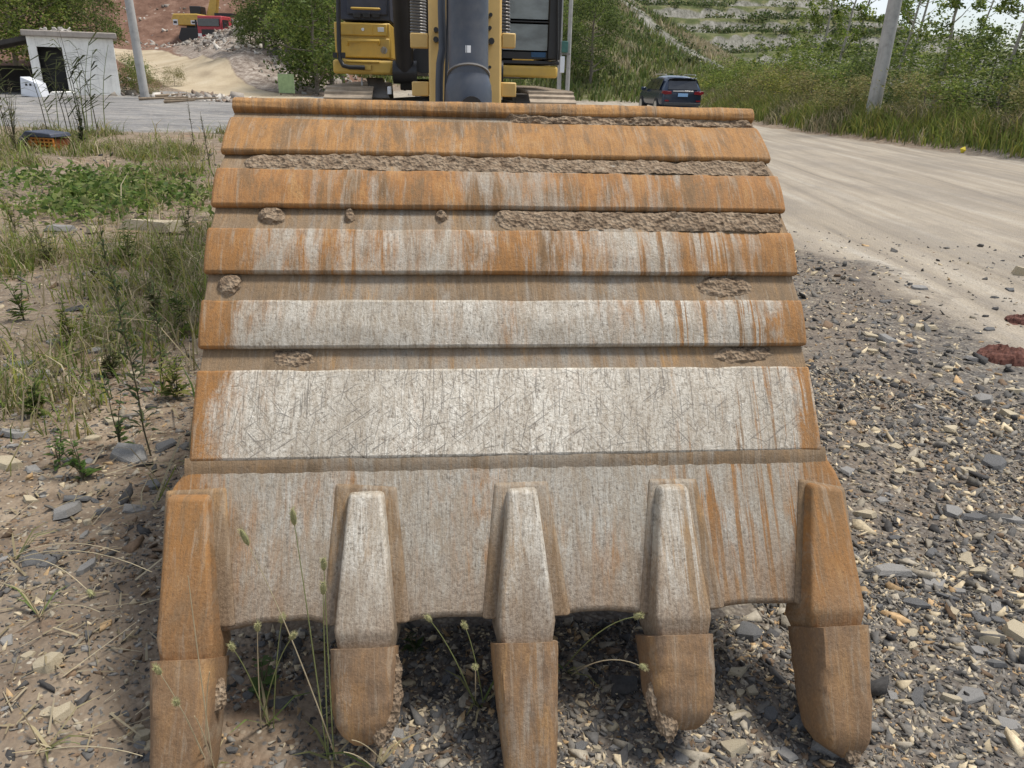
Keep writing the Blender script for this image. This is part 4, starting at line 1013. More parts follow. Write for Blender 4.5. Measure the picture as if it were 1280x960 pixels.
PXST = """1193 767 20 p|1139 793 24 p|1140 809 18 p|1180 807 13 p|1237 800 36 p|1165 837 16 p|1142 755 32 s|1112 714 44 g|1167 730 34 g|1222 715 24 p|1208 702 22 p|1272 718 22 p|
1248 762 26 g|1225 772 24 s|1242 830 26 s|1225 815 24 g|1189 874 28 p|1134 881 20 p|1192 641 30 g|1081 644 30 p|1206 699 22 p|1263 907 26 g|1129 936 20 p|1160 914 15 p|1216 648 40 s|
923 841 30 p|940 866 22 p|925 866 18 p|923 897 32 p|919 935 34 p|979 943 34 g|1012 906 46 s|1037 935 50 g|727 881 16 p|725 935 30 s|962 893 26 s|808 939 15 p|892 954 16 p|489 920 36 g|830 770 20 s|935 790 36 s|
57 832 36 p|78 892 32 p|84 641 50 g|99 625 34 s|43 702 40 s|64 704 30 s|110 710 32 g|170 638 28 g|8 582 44 p|37 627 24 p|105 671 16 g|165 573 50 g|191 607 34 s|148 360 44 s|93 388 32 s|25 458 44 s|
115 290 34 p|75 288 40 g|150 310 36 p|170 420 30 g|60 700 24 s|130 640 24 s|20 545 36 g|205 560 40 s|55 470 30 g|120 440 26 g|1090 440 18 p|1095 512 16 p|1150 410 22 p|1128 418 14 p|1188 462 18 p|1215 450 22 g|1110 425 26 g|
1188 537 28 p|1190 553 20 p|1120 560 20 p|1145 577 18 p|1150 583 20 p|1210 590 22 p|1110 545 20 s|1240 580 40 s|1260 520 24 p|1228 500 26 g|1270 490 24 p|1060 590 30 g|1080 560 22 p|1125 590 20 p""".replace('\n', '')
for e in PXST.split('|'):
    x, y, sz, k = e.split(); p = GP(float(x), float(y)); d = (p-Vector((0, 0, CAMH))).length
    stone(p, float(sz)*d/1010*1.15, {'s': 'slate', 'p': 'pale', 'g': 'greystone'}[k], rnd.uniform(.6, .9))
p = GP(1187, 749); stone(p, .125, 'slate', .22, 'long thin dark slate splinter among pale chips on the gravel', R(-28), .05)
p = GP(1272, 792); stone(p, .13, 'pale', .9, 'large rounded pale buff stone on the gravel, biggest among its neighbours')
p = GP(1262, 650); stone(p, .12, 'greystone', .6, 'broad flat light grey slab on the gravel beside a darker slate slab', R(-30), .05)
p = GP(192, 292)
o = stone(p+Vector((0, 0, .03)), .8, 'pale', .5, 'long whitish rock slab half buried behind the leafy weeds', R(8), .06)
# random stones up to about 300
tries = 0
while NST[0] < 290 and tries < 4000:
    tries += 1
    px, py = rnd.uniform(0, 1280), rnd.uniform(340, 960)
    if 190 < px < 1085 and py < 800: continue
    if 230 < px < 1080 and rnd.random() < .3: continue
    p = GP(px, py); d = (p-Vector((0, 0, CAMH))).length
    if p.y > 7: continue
    sz = rnd.lognormvariate(math.log(15), .35)*d/1010
    r_ = rnd.random(); right = px > 500
    stone(p, max(sz, .02), ('pale' if r_ < .3 else 'greystone' if r_ < .6 else 'slate') if right else ('pale' if r_ < .22 else 'greystone' if r_ < .6 else 'slate'), rnd.uniform(.5, .95))
# the rest of the loose chips: one mass
def chip_field():
    Vs, Fs, Cs = [], [], []; off = 0
    specs = [(74000, .95, 2.7, .0076, .58), (80000, 2.3, 4.6, .0105, .56), (50000, 4.2, 9.5, .0165, .5), (9000, 4.5, 15, .036, .5)]
    for n, r0, r1, med, sg in specs:
        n = int(n*1.3); th = np.radians(nr.uniform(-60, 58, n)); r = np.sqrt(nr.uniform(r0*r0, r1*r1, n)); x = np.sin(th)*r; y = np.cos(th)*r
        g = sm(-.5, .5, x-gravel_left(y)+(fbm(x*2, y*2, 90)-.5)*1.2); road = sm(.2, -.5, x-road_near_x(y)-(fbm(x*.5, y*.5, 51)-.5)*1.4)
        left = x < gravel_left(y)
        dens = np.where(g > .5, 1.0, .24)*np.maximum(road, .09)*np.where(r > 5, .7, 1)
        dens = dens*np.where(np.abs(np.degrees(th)) > 41.5, .55, 1)*np.where((r0 == 4.5), 1, sm(10.5, 7.5, y))
        patch = fbm(x*1.3, y*1.3, 95); dens = dens*np.clip(.55+1.5*(patch-.25), .4, 1)
        u = x*_c+y*_s-UC; v = -x*_s+y*_c
        keep = ((r0 != 4.5) | (x < -1.2)) & (nr.random(n) < dens) & ~((np.abs(u) < .8) & (v > 1.9) & (v < 6)) & ((y < 10.5) | (r0 == 4.5))
        x, y, g = x[keep], y[keep], g[keep]; m_ = len(x)
        z = ground_z(x, y); s = np.clip(nr.lognormal(math.log(med), sg, m_), .005, .07)
        k = nr.integers(0, len(CHIPS), m_); a = nr.uniform(0, 6.28, m_); tx = nr.normal(0, .42, m_); ty = nr.normal(0, .42, m_)
        cr_ = nr.random(m_); br = nr.uniform(.7, 1.3, m_); dz_ = nr.uniform(-.12, .16, m_)
        pal = np.array([(.070, .067, .065), (.125, .12, .113), (.205, .19, .168), (.35, .31, .245), (.56, .465, .315), (.43, .295, .16), (.175, .12, .078)])
        ci = np.searchsorted([.20, .42, .62, .77, .90, .95], cr_); cl = np.searchsorted([.14, .34, .56, .72, .82, .87], cr_); ci = np.where(g > .5, ci, cl)
        c = pal[ci]*br[:, None]
        for q, (v0, f0) in enumerate(CHIPS):
            ix = np.where(k == q)[0]
            if not len(ix): continue
            P = v0[None]*s[ix, None, None]*np.stack([np.ones(len(ix)), nr.uniform(.42, 1, len(ix)), nr.uniform(.6, 1.3, len(ix))], 1)[:, None, :]
            P[..., 2] += P[..., 0]*tx[ix, None]+P[..., 1]*ty[ix, None]
            ca, sa = np.cos(a[ix])[:, None], np.sin(a[ix])[:, None]
            X = P[..., 0]*ca-P[..., 1]*sa+x[ix, None]; Yy = P[..., 0]*sa+P[..., 1]*ca+y[ix, None]; Zz = P[..., 2]+z[ix, None]+s[ix, None]*dz_[ix, None]
            Vs.append(np.stack([X, Yy, Zz], -1).reshape(-1, 3)); Cs.append(np.repeat(c[ix], len(v0), 0))
            Fs.append((f0[None]+(np.arange(len(ix))*len(v0))[:, None, None]+off).reshape(-1, 3)); off += len(ix)*len(v0)
    o = mesh_np('loose_gravel', np.vstack(Vs), np.vstack(Fs), M['chips'], col=np.vstack(Cs))
    tag(o, 'loose slate and limestone chips covering the ground around the bucket', 'gravel', kind='stuff')
chip_field()
# dark red soil clods dropped on the gravel
def clod(px, py, wd, label):
    p = GP(px, py); n = 26; vs, fs = [], []
    for i in range(n+1):
        for j in range(n+1):
            x, y = (i/n-.5)*2, (j/n-.5)*2; r_ = math.hypot(x, y)
            nz_ = float(fbm(x*3+px, y*3, 5)); h = max(0, 1-r_*(.8+.6*float(fbm(x*1.7+px, y*1.7, 8))))**.6*.22*(.35+1.4*nz_)
            vs.append((x*wd/2, y*wd/2*.9, (h+(.05*(float(vnoise(x*14, y*14, 3))-.5) if h > 0 else -.05))*wd))
    for i in range(n):
        for j in range(n): a = i*(n+1)+j; fs.append((a, a+n+1, a+n+2, a+1))
    o = mesh_np('soil_clod', np.array(vs), fs, M['redsoil'], None); o.location = p+Vector((0, 0, .01)); tag(o, label, 'soil clod')
clod(1256, 448, .36, 'large dark red crumbly soil clod on the grey gravel near the road')
clod(1275, 402, .2, 'small dark red soil clod on the road edge behind the large red clod')

# ------------------------------------------------------------------ vegetation builders
def leaf_arrays(C, size, col, flat=.0, aspect=.55, rng=nr):
    """rhombic leaves at points C with per-leaf size and colour -> verts, quads, colours"""
    n = len(C); d = rng.normal(size=(n, 3)); d[:, 2] *= (1-flat); d /= np.linalg.norm(d, axis=1)[:, None]+1e-9
    e = rng.normal(size=(n, 3)); e -= d*(e*d).sum(1)[:, None]; e /= np.linalg.norm(e, axis=1)[:, None]+1e-9
    s = np.broadcast_to(np.asarray(size, float), (n,))[:, None]
    nn = np.cross(d, e)
    P = np.stack([C-d*s*.5, C+e*s*aspect*.5+nn*s*.08, C+d*s*.5, C-e*s*aspect*.5+nn*s*.08], 1).reshape(-1, 3)
    Fq = np.arange(4*n).reshape(n, 4)
    return P, Fq, np.repeat(col, 4, 0)
def blade_arrays(B, h, w_, lean, col, rng=nr, tipcol=None):
    """bent two-segment grass blades"""
    n = len(B); a = rng.uniform(0, 2*np.pi, n); side = np.stack([np.cos(a), np.sin(a), np.zeros(n)], 1)
    b = rng.uniform(0, 2*np.pi, n); ld = np.stack([np.cos(b), np.sin(b), np.zeros(n)], 1)*(lean*h)[:, None]
    up = np.zeros((n, 3)); up[:, 2] = h
    mid = B+up*.55+ld*.28; tip = B+up*(1-.25*np.clip(lean, 0, 2))[:, None]+ld
    w2 = (side*(w_/2)[:, None])
    P = np.stack([B-w2, B+w2, mid+w2*.8, mid-w2*.8, tip+w2*.12, tip-w2*.12], 1).reshape(-1, 3)
    base = (np.arange(n)*6)[:, None]
    Fq = np.concatenate([base+np.array([[0, 1, 2, 3]]), base+np.array([[3, 2, 4, 5]])])
    c = np.repeat(col, 6, 0)
    return P, Fq, c
def pick(pal, n, var=.2, rng=nr, w_=None):
    pal = np.array(pal); c = pal[rng.choice(len(pal), n, p=w_)]
    return np.clip(c*rng.uniform(1-var, 1+var, (n, 1)), 0, 1)
GREENS = [(.105, .155, .036), (.14, .19, .05), (.075, .12, .03), (.18, .215, .07)]
DARKG = [(.06, .092, .03), (.082, .118, .038), (.105, .14, .05), (.046, .07, .025)]
YELG = [(.19, .21, .05), (.15, .18, .045), (.11, .145, .038), (.24, .23, .08)]
DRY = [(.42, .35, .22), (.33, .275, .17), (.50, .43, .29), (.27, .225, .14)]
OLIVE = [(.13, .145, .06), (.17, .17, .08), (.10, .115, .045), (.23, .205, .11)]
def tree_proto(name, H, cr, base_f, nlimb, nclump, per, leaf, pal, seed, tr=.09, lean=0., crown_w=1., mat='bark', open_=.5):
    rg = np.random.default_rng(seed); rr = random.Random(seed)
    root = empty(name, (0, 0, 0))
    mb = MB(); top = Vector((lean*H, lean*H*.2, H*.93)); pts = []
    for i in range(7):
        f = i/6; pts.append(Vector((top.x*f+rr.uniform(-.03, .03)*H*f, top.y*f+rr.uniform(-.03, .03)*H*f, -.25+(top.z+.25)*f)))
    mb.tube(pts, [tr*(1-.85*i/6)+.008 for i in range(7)], 8)
    ends = []
    for k in range(nlimb):
        f = base_f+(.95-base_f)*(k+.5)/nlimb; i = min(5, int(f*6)); p = pts[i].lerp(pts[i+1], f*6-i)
        a = rr.uniform(0, 6.28); ln = cr*rr.uniform(.6, 1.05)*(1.1-.6*abs(f-.5)); el = rr.uniform(.15, .8)
        e = p+Vector((math.cos(a)*ln*crown_w, math.sin(a)*ln*crown_w, ln*el)); m_ = p.lerp(e, .5)+Vector((0, 0, -.06*ln))
        r0 = tr*(1-.8*f)*.6; mb.tube([p, m_, e], [r0, r0*.6, .006], 5); ends += [e, m_.lerp(e, .5), p.lerp(e, .8)]
    ends.append(pts[-1])
    tk = mb.build('trunk', M[mat], root, smooth=True)
    E_ = np.array([list(e) for e in ends]); cen = E_[rg.integers(0, len(E_), nclump)]+rg.normal(0, cr*.20, (nclump, 3))
    sig = rg.uniform(.10, .24, nclump)*cr*open_*1.6
    C = np.repeat(cen, per, 0)+rg.normal(size=(nclump*per, 3))*np.repeat(sig, per)[:, None]*np.array([1, 1, .75])
    C = C[C[:, 2] > H*.04]
    clump_tint = np.repeat(rg.uniform(.72, 1.3, nclump), per)[:len(C)]
    col = pick(pal, len(C), .25, rg)*clump_tint[:, None]*np.array([1.38, 1.28, 1.05])
    P, Fq, c = leaf_arrays(C, leaf*rg.uniform(.6, 1.3, len(C)), col, .3, .5, rg)
    mesh_np('crown', P, Fq, M['leaf'], root, col=c)
    return root
PROTO = {}
def plant_tree(kind, x, y, sc=1., rz=None, label='', group=None, cat='tree', sz=None):
    p = PROTO[kind]; o = copy_tree(p) if p.get('used') else p
    p['used'] = 1
    o.location = (x, y, gz(x, y)); o.rotation_euler = (0, 0, rnd.uniform(0, 6.28) if rz is None else rz); s2 = sz if sz else sc
    o.scale = (sc, sc, s2); tag(o, label, cat, group)
    if 'used' in o.keys() and o is not p: del o['used']
    return o
PROTO['poplar1'] = tree_proto('poplar_tree', 7.2, 1.15, .36, 12, 44, 34, .15, GREENS, 1, .075, .10, .8, 'palebark', .42)
PROTO['poplar2'] = tree_proto('poplar_tree', 6.4, 1.0, .36, 11, 38, 32, .15, GREENS, 2, .065, .14, .8, 'palebark', .40)
PROTO['poplar3'] = tree_proto('poplar_tree', 7.8, 1.05, .40, 11, 38, 34, .16, GREENS, 3, .08, .06, .7, 'palebark', .40)
PROTO['bush1'] = tree_proto('roadside_shrub', 2.5, 1.5, .06, 16, 90, 42, .12, GREENS, 4, .04, .0, 1.1, 'bark', .62)
PROTO['bush2'] = tree_proto('roadside_shrub', 2.9, 1.3, .05, 16, 90, 42, .12, DARKG, 5, .04, .05, 1.0, 'bark', .6)
PROTO['bush3'] = tree_proto('roadside_shrub', 2.0, 1.4, .05, 14, 80, 40, .12, YELG, 6, .03, .0, 1.2, 'bark', .62)
PROTO['bush4'] = tree_proto('roadside_shrub', 2.3, 1.5, .05, 14, 80, 40, .12, OLIVE, 16, .03, .0, 1.1, 'bark', .62)
PROTO['broad1'] = tree_proto('broadleaf_tree', 7.5, 2.8, .10, 22, 190, 42, .20, DARKG, 7, .16, .03, 1.0, 'bark', .55)
PROTO['broad2'] = tree_proto('broadleaf_tree', 6.2, 2.5, .08, 20, 170, 42, .20, GREENS, 8, .13, .0, 1.0, 'bark', .55)
PROTO['broad3'] = tree_proto('broadleaf_tree', 5.0, 2.0, .06, 18, 140, 40, .18, [(.05, .082, .024), (.085, .125, .036), (.11, .15, .048)], 9, .10, .0, 1.0, 'bark', .55)
# roadside belt on the right
LB = 'trees and shrubs along the right road bank'
def bx(y, d): return float(road_edge_x(y))+d
belt = [('bush3', 50, 3.0, 1.0), ('bush1', 46, 2.6, 1.0), ('bush3', 43, 4.5, 1.2), ('bush1', 40, 2.4, .9), ('bush4', 37, 2.2, .9), ('bush1', 37, 5, 1.25), ('bush3', 34, 2.5, .85), ('bush2', 34, 5, 1.15), ('bush4', 31, 2.2, .85), ('bush1', 31, 4.4, 1.1),
        ('bush2', 28.5, 3.4, .95), ('bush4', 27, 1.9, .75), ('bush1', 26, 5.6, 1.15), ('bush4', 24.5, 2.6, .8), ('bush2', 24, 4.6, 1.05), ('bush1', 22.5, 3.1, .85), ('bush2', 21.5, 5.2, 1.05), ('bush4', 20.5, 2.6, .75), ('bush1', 19.5, 4.2, .95), ('bush2', 18, 3.4, .95), ('bush4', 17.5, 2.2, .7), ('bush2', 16.5, 4.6, 1.1), ('bush1', 15, 3.2, .9), ('bush2', 13.5, 4.4, 1.0),
        ('bush1', 42, 8, 1.1), ('bush2', 38, 9, 1.1), ('bush2', 33, 9, 1.15), ('bush1', 29, 9, 1.15), ('bush2', 26, 9, 1.1), ('bush3', 48, 6, 1.0), ('bush2', 23, 8.5, 1.1), ('bush1', 52, 8, 1.1), ('bush3', 55, 5, .9), ('bush2', 20, 8, 1.1)]
WH = {'bush1': 'mid-green leafy shrub', 'bush2': 'dark green dense shrub', 'bush3': 'yellow-green bushy shrub', 'bush4': 'olive dry-tipped shrub'}
for kd, y, d, sc in belt:
    pl = 'beyond the parked car' if y > 42 else 'between car and concrete pole' if y > 29 else 'behind the leaning concrete pole' if (y > 23) else 'right of the concrete pole'
    pl2 = ' at the grass edge' if d < 3 else ' in the back row' if d > 7 else ' in the middle row'
    plant_tree(kd, bx(y, d), y, sc*1.0, None, WH[kd]+' '+pl+pl2, LB, 'shrub', sz=sc*(.66 if d < 7 else .8))
pops = [('poplar1', 1030, 40, 1.0), ('poplar2', 1052, 34, .95), ('poplar3', 1078, 36, .9), ('poplar2', 1125, 30, .95), ('poplar1', 1145, 33, .9), ('poplar3', 1185, 27, .85), ('poplar1', 1262, 24, .85), ('poplar2', 985, 46, .62), ('poplar3', 955, 50, .5), ('poplar2', 930, 54, .45), ('poplar3', 1225, 38, .8), ('poplar1', 1008, 52, .7)]
for kd, px, y, sc in pops:
    x = TX(px-25)*y
    plant_tree(kd, x, y, sc, rnd.uniform(-.5, .5), 'slender pale-trunked open young tree '+('on the road bank right of the leaning pole' if px > 1110 else 'rising above shrubs left of the pole' if px > 1015 else 'standing in front of the terraced hill'), 'slender young trees on the bank')
# trees left behind the machine, around the rubble and behind the shed
LT = [('broad3', 322, 46, .75, 'bushy green tree beside the red truck'), ('broad1', 350, 44, .72, 'dark leafy tree behind the green board'), ('broad3', 384, 36, .95, 'bright green leafy tree standing over the green board'), ('broad2', 404, 38, .85, 'tall green tree growing next to the excavator'),
      ('broad1', 372, 52, 1.0, 'dark tall tree in the back of the clump left of the excavator'), ('broad2', 340, 58, .9, 'tall green tree in the back of the clump beside the rubble'), ('broad3', 306, 48, .42, 'small round tree at the rubble slope foot'), ('broad1', 416, 46, 1.0, 'dark tree rising right behind the excavator tool box'),
      ('broad1', 10, 47, .95, 'dark leafy tree behind the lean-to'), ('broad2', 50, 50, .9, 'green leafy tree behind the shed doorway'), ('broad1', 88, 52, .8, 'dark leafy tree behind the shed roof rubble'), ('broad2', -25, 44, .9, 'leafy tree behind the far end of the lean-to'), ('broad3', 118, 56, .8, 'round green tree between shed and earth bank'),
      ('broad1', 728, 58, .8, 'dark tree on the slope behind the twin poles'), ('broad2', 700, 62, .9, 'leafy tree on the slope above the twin poles'), ('broad3', 450, 58, 1.1, 'green tree on the slope behind the excavator body')]
for kd, px, y, sc, lb in LT: plant_tree(kd, TX(px)*y, y, sc, None, lb, None, 'tree')
for px, y, sc, kd in ((153, 31.5, .42, 'bush2'), (163, 31.5, .40, 'bush1'), (172, 30.5, .32, 'bush4'), (205, 37, .3, 'bush4')):
    plant_tree(kd, TX(px)*y, y, sc, None, WH[kd]+(' at the right corner of the white shed' if px < 165 else ' beside the grey pole near the sand ramp'), 'shrubs by the shed', 'shrub')
for k, p in PROTO.items():
    if 'used' in p.keys(): del p['used']
# scrub on the slopes: one mass
def scrub():
    n = 9000; x = nr.uniform(-16, 60, n); y = nr.uniform(54, 118, n)
    m_ = (x/y < .34) & (fbm(x*.16, y*.16, 123) > .47) & (x/y > -.16)
    x, y = x[m_][:900], y[m_][:900]
    n2 = 14000; x2 = nr.uniform(0, 115, n2); y2 = nr.uniform(112, 262, n2)
    zz, Z = zones(x2, y2); m2 = (x2/y2 < .46) & (Z['rock'] < .3) & (fbm(x2*.06, y2*.06, 222) > .43)
    x2, y2 = x2[m2][:2600], y2[m2][:2600]
    n3 = 5000; x3 = nr.uniform(-75, -14, n3); y3 = nr.uniform(36, 80, n3); zz, Z3 = zones(x3, y3)
    m3 = (Z3['green'] > .6) & (path_dist(x3, y3, RAMP) > 4); x3, y3 = x3[m3][:260], y3[m3][:260]
    X = np.concatenate([x, x2, x3]); Y = np.concatenate([y, y2, y3]); s = np.where(Y > 111, nr.uniform(.5, 1.5, len(X)), nr.uniform(.25, .75, len(X)))
    Zb = ground_z(X, Y); per = 26
    C = np.repeat(np.stack([X, Y, Zb+s*.35], 1), per, 0)+nr.normal(size=(len(X)*per, 3))*np.repeat(s, per)[:, None]*np.array([.5, .5, .36])
    tint = np.repeat(nr.uniform(.7, 1.35, len(X)), per)[:, None]
    P, Fq, c = leaf_arrays(C, np.repeat(s, per)*nr.uniform(.3, .6, len(C)), pick(DARKG+DARKG+OLIVE, len(C), .2)*tint, .3, .6)
    o = mesh_np('hillside_scrub', P, Fq, M['leaf'], None, col=c); tag(o, 'low green scrub covering the slopes behind', 'scrub', kind='stuff')
    # tall weeds and grass on the spur
    n = 42000; x = nr.uniform(-14, 40, n); y = nr.uniform(53, 100, n); m_ = (x/y < .36); x, y = x[m_], y[m_]
    zz, Z = zones(x, y); k = Z['rock'] < .5; x, y = x[k], y[k]
    g = fbm(x*.3, y*.3, 321); col = np.where((g > .56)[:, None], pick(DRY, len(x)), pick(OLIVE+GREENS+YELG, len(x)))
    P, Fq, c = blade_arrays(np.stack([x, y, ground_z(x, y)], 1), nr.uniform(.3, .9, len(x)), nr.uniform(.05, .16, len(x)), nr.uniform(.1, .7, len(x)), col)
    o = mesh_np('hillside_grass', P, Fq, M['grass'], None, col=c); tag(o, 'rough green and straw grass on the slope behind the car', 'grass', kind='stuff')
scrub()
def bank_grass():
    n = 30000; y = nr.uniform(9, 62, n); d = nr.gamma(2.0, .75, n)+.12+.25*(vnoise(y*1.3, y*0, 3)); x = road_edge_x(y)+d
    z = ground_z(x, y); h = nr.uniform(.22, .75, n)*(.6+.5*np.clip(d, 0, 1.5)/1.5)
    g = fbm(x*.7, y*.5, 66); col = np.where((g > .56)[:, None], pick(DRY+OLIVE, n), pick(OLIVE+GREENS+GREENS+YELG, n)*np.array([1.3, 1.2, 1.0]))
    P, Fq, c = blade_arrays(np.stack([x, y, z], 1), h, nr.uniform(.015, .04, n), nr.uniform(.1, .9, n), col)
    o = mesh_np('roadside_grass', P, Fq, M['grass'], None, col=c); tag(o, 'tall dry and green grass along the far road edge', 'grass', kind='stuff')
bank_grass()
def left_grass():
    n = 60000; th = np.radians(nr.uniform(-42, -5, n)); r = np.sqrt(nr.uniform(1.7**2, 18.5**2, n)); x, y = np.sin(th)*r, np.cos(th)*r
    u = x*_c+y*_s-UC
    g = fbm(x*.8, y*.8, 404); g2 = fbm(x*2.4, y*2.4, 405)
    dens = sm(1.9, 4.2, y)*np.clip((g-.42)*3.6, .03, 1)*np.clip((g2-.38)*2.8, .03, 1)*sm(18.5, 15.5, y+.15*x+(fbm(x*.3, y*.3, 60)-.5)*3)
    dens *= np.where((y > 3) | (u > -1.2), 1, .5)
    k = (nr.random(n) < dens) & ((u < -.95) | (y > 4.4)) & (u < -.1)
    x, y, g = x[k], y[k], g[k]; m_ = len(x); per = 5
    ox = np.repeat(x, per)+nr.normal(0, .03, m_*per)*(1+np.repeat(y, per)*.08); oy = np.repeat(y, per)+nr.normal(0, .03, m_*per)*(1+np.repeat(y, per)*.08)
    B = np.stack([ox, oy, ground_z(ox, oy)-.005], 1); n2 = len(B)
    dry = np.repeat(nr.random(m_) < .34, per)
    col = np.where(dry[:, None], pick(DRY, n2), pick(GREENS+YELG+OLIVE, n2)*np.array([1.35, 1.3, 1.1]))
    h = nr.lognormal(math.log(.13), .5, n2)*np.where(dry, 1.05, 1.0); h = np.clip(h, .03, .5)
    P, Fq, c = blade_arrays(B, h, nr.uniform(.003, .009, n2)*(1+.10*oy), nr.uniform(.2, 1.3, n2), col)
    o = mesh_np('wild_grass', P, Fq, M['grass'], None, col=c); tag(o, 'short mixed green and straw grass on the soil left of the bucket', 'grass', kind='stuff')
    # leafy ground cover patch
    qx, qy = nr.normal(125, 78, 420), nr.normal(248, 14, 420); kk = (qx < 262) & (qx > -20) & (fbm(qx*.03, qy*.06, 7) > .4)
    C0 = GPA(qx[kk], qy[kk]); per = 12; C = np.repeat(C0, per, 0)+nr.normal(size=(len(C0)*per, 3))*np.array([.12, .12, .05])+np.array([0, 0, .10])
    P, Fq, c = leaf_arrays(C, nr.uniform(.045, .12, len(C)), pick([(.15, .22, .05), (.11, .18, .042), (.21, .26, .075), (.08, .13, .035), (.25, .27, .11)], len(C), .3), .35, .45)
    o = mesh_np('leafy_ground_cover', P, Fq, M['leaf'], None, col=c); tag(o, 'bright green broad-leaved creeping weeds behind the whitish rock slab', 'weeds', kind='stuff')
    # dead stalks and straw litter
    n = 800; px = nr.uniform(0, 260, n); py = 180+770*nr.random(n)**2.2; pts = GPA(px, py)
    ang = nr.uniform(0, 6.28, n); ln = nr.lognormal(math.log(.045), .55, n)*(1+.16*pts[:, 1]); d = np.stack([np.cos(ang), np.sin(ang), nr.uniform(0, .35, n)], 1)*ln[:, None]
    w_ = np.stack([-np.sin(ang), np.cos(ang), np.zeros(n)], 1)*(nr.uniform(.001, .0028, n)*(1+.25*pts[:, 1]))[:, None]
    p0 = pts+np.array([0, 0, .008])
    P = np.stack([p0-w_, p0+w_, p0+d+w_*.5, p0+d-w_*.5], 1).reshape(-1, 3)
    o = mesh_np('straw_litter', P, np.arange(4*n).reshape(n, 4), M['grass'], None, col=np.repeat(pick(DRY+[(.42, .36, .25)], n), 4, 0)); tag(o, 'dry straw litter strewn over the left soil', 'straw', kind='stuff')
left_grass()

# ------------------------------------------------------------------ single weeds and grasses
def weed(px, py, H, label, nleaf, leafl, pal, seed, lean=(0, 0), stems=1, spread=.2, branch=0, cat='weed', name='weed', sr=.004, leafw=.22, f0=.12):
    p = GP(px, py); r = random.Random(seed); rg = np.random.default_rng(seed)
    root = empty(name, p); tag(root, label, cat); LC = []
    for s in range(stems):
        a = r.uniform(0, 6.28); sp = spread*(0 if stems == 1 else r.uniform(.3, 1)); hh = H*(1 if stems == 1 else r.uniform(.6, 1))
        tip = Vector((lean[0]*hh+math.cos(a)*sp*hh, lean[1]*hh+math.sin(a)*sp*hh, hh))
        pts = [Vector((tip.x*f**1.6+r.uniform(-.008, .008)*hh, tip.y*f**1.6+r.uniform(-.008, .008)*hh, tip.z*f-.02)) for f in np.linspace(0, 1, 8)]
        MB().tube(pts, [sr*(1-.75*i/7) for i in range(8)], 5).build('stem', STEMM, root, smooth=True)
        for k in range(nleaf//stems):
            f = f0+(1-f0)*r.random()**.9; i = min(6, int(f*7)); q = pts[i].lerp(pts[i+1], f*7-i); an = r.uniform(0, 6.28)
            d = Vector((math.cos(an), math.sin(an), r.uniform(-.1, .9))).normalized()*leafl*r.uniform(.5, 1.1)*(1.2-.7*f)
            LC.append((q, d, r))
    V, Fq, C = [], [], []
    for q, d, _ in LC:
        w_ = d.cross(Vector((0, 0, 1))).normalized()*d.length*leafw*.5; b = len(V); mid = q+d*.5+Vector((0, 0, d.length*.08)); e = q+d-Vector((0, 0, d.length*.12))
        V += [q, mid+w_, e, mid-w_]; Fq.append((b, b+1, b+2, b+3))
    o = mesh_np('leaves', np.array([list(v) for v in V]), np.array(Fq), M['leaf'], root, col=np.repeat(pick(pal, len(Fq), .25, rg), 4, 0)); o['kind'] = 'stuff'
    return root
STEMM = plain('dark_weed_stem', (.085, .075, .04), .8, 0, .3, 20)
GSTEM = plain('green_grass_stem', (.22, .25, .09), .7, 0, .2, 20)
DSTEM = plain('dry_grass_stem', (.50, .42, .27), .8, 0, .15, 20)
weed(187, 570, 1.02, 'tall single-stemmed dark weed with narrow leaves beside the bucket', 210, .085, [(.05, .078, .028), (.07, .10, .034), (.10, .12, .05)], 1, (-.05, .02), leafw=.2)
weed(205, 480, .62, 'slim bushy weed just behind the tall dark weed', 90, .07, [(.06, .09, .03), (.09, .12, .045)], 2, (.04, .02))
weed(105, 600, .22, 'low ferny green weed on tan soil beside slate pieces', 60, .07, [(.07, .13, .03), (.10, .16, .04)], 3, (-.2, 0), 3, .35, leafw=.3)
weed(75, 585, .20, 'small upright green weed near the pale tan rock', 40, .07, [(.07, .13, .03), (.11, .17, .05)], 13, (.1, 0), 2, .3, leafw=.3)
weed(150, 560, .34, 'small broadleaf weed at the foot of the tall dark weed', 46, .06, [(.055, .095, .028), (.08, .12, .035)], 4, (.1, 0), 2, .3, leafw=.5)
weed(105, 186, 1.15, 'bushy dark green weed next to the orange crate', 260, .16, [(.05, .08, .028), (.075, .105, .04), (.13, .14, .06)], 5, (0, 0), 5, .18, sr=.009)
weed(262, 210, 1.0, 'thin dark weed with small leaves rising at the bucket edge', 70, .10, [(.06, .09, .03), (.05, .07, .03)], 6, (-.05, 0), 2, .12, sr=.008)
weed(244, 190, 1.2, 'leggy weed stalk with sparse dark tips near the bucket top', 60, .10, [(.07, .08, .04), (.05, .06, .03)], 7, (-.02, 0), 2, .10, sr=.008)
weed(20, 190, 1.3, 'pale feathery grass clump left of the orange crate', 160, .3, [(.18, .17, .08), (.12, .14, .06), (.25, .22, .13)], 8, (0, 0), 7, .25, sr=.008, leafw=.07)
weed(330, 862, .17, 'small round-leaved green weed in the shade under the bucket lip', 26, .05, [(.09, .15, .045), (.12, .18, .06)], 9, (.15, .1), 3, .5, leafw=.75)
weed(520, 815, .12, 'dark green weed tuft under the bucket behind the second tooth', 30, .05, [(.05, .08, .03), (.07, .11, .04)], 10, (0, 0), 3, .4, leafw=.3)
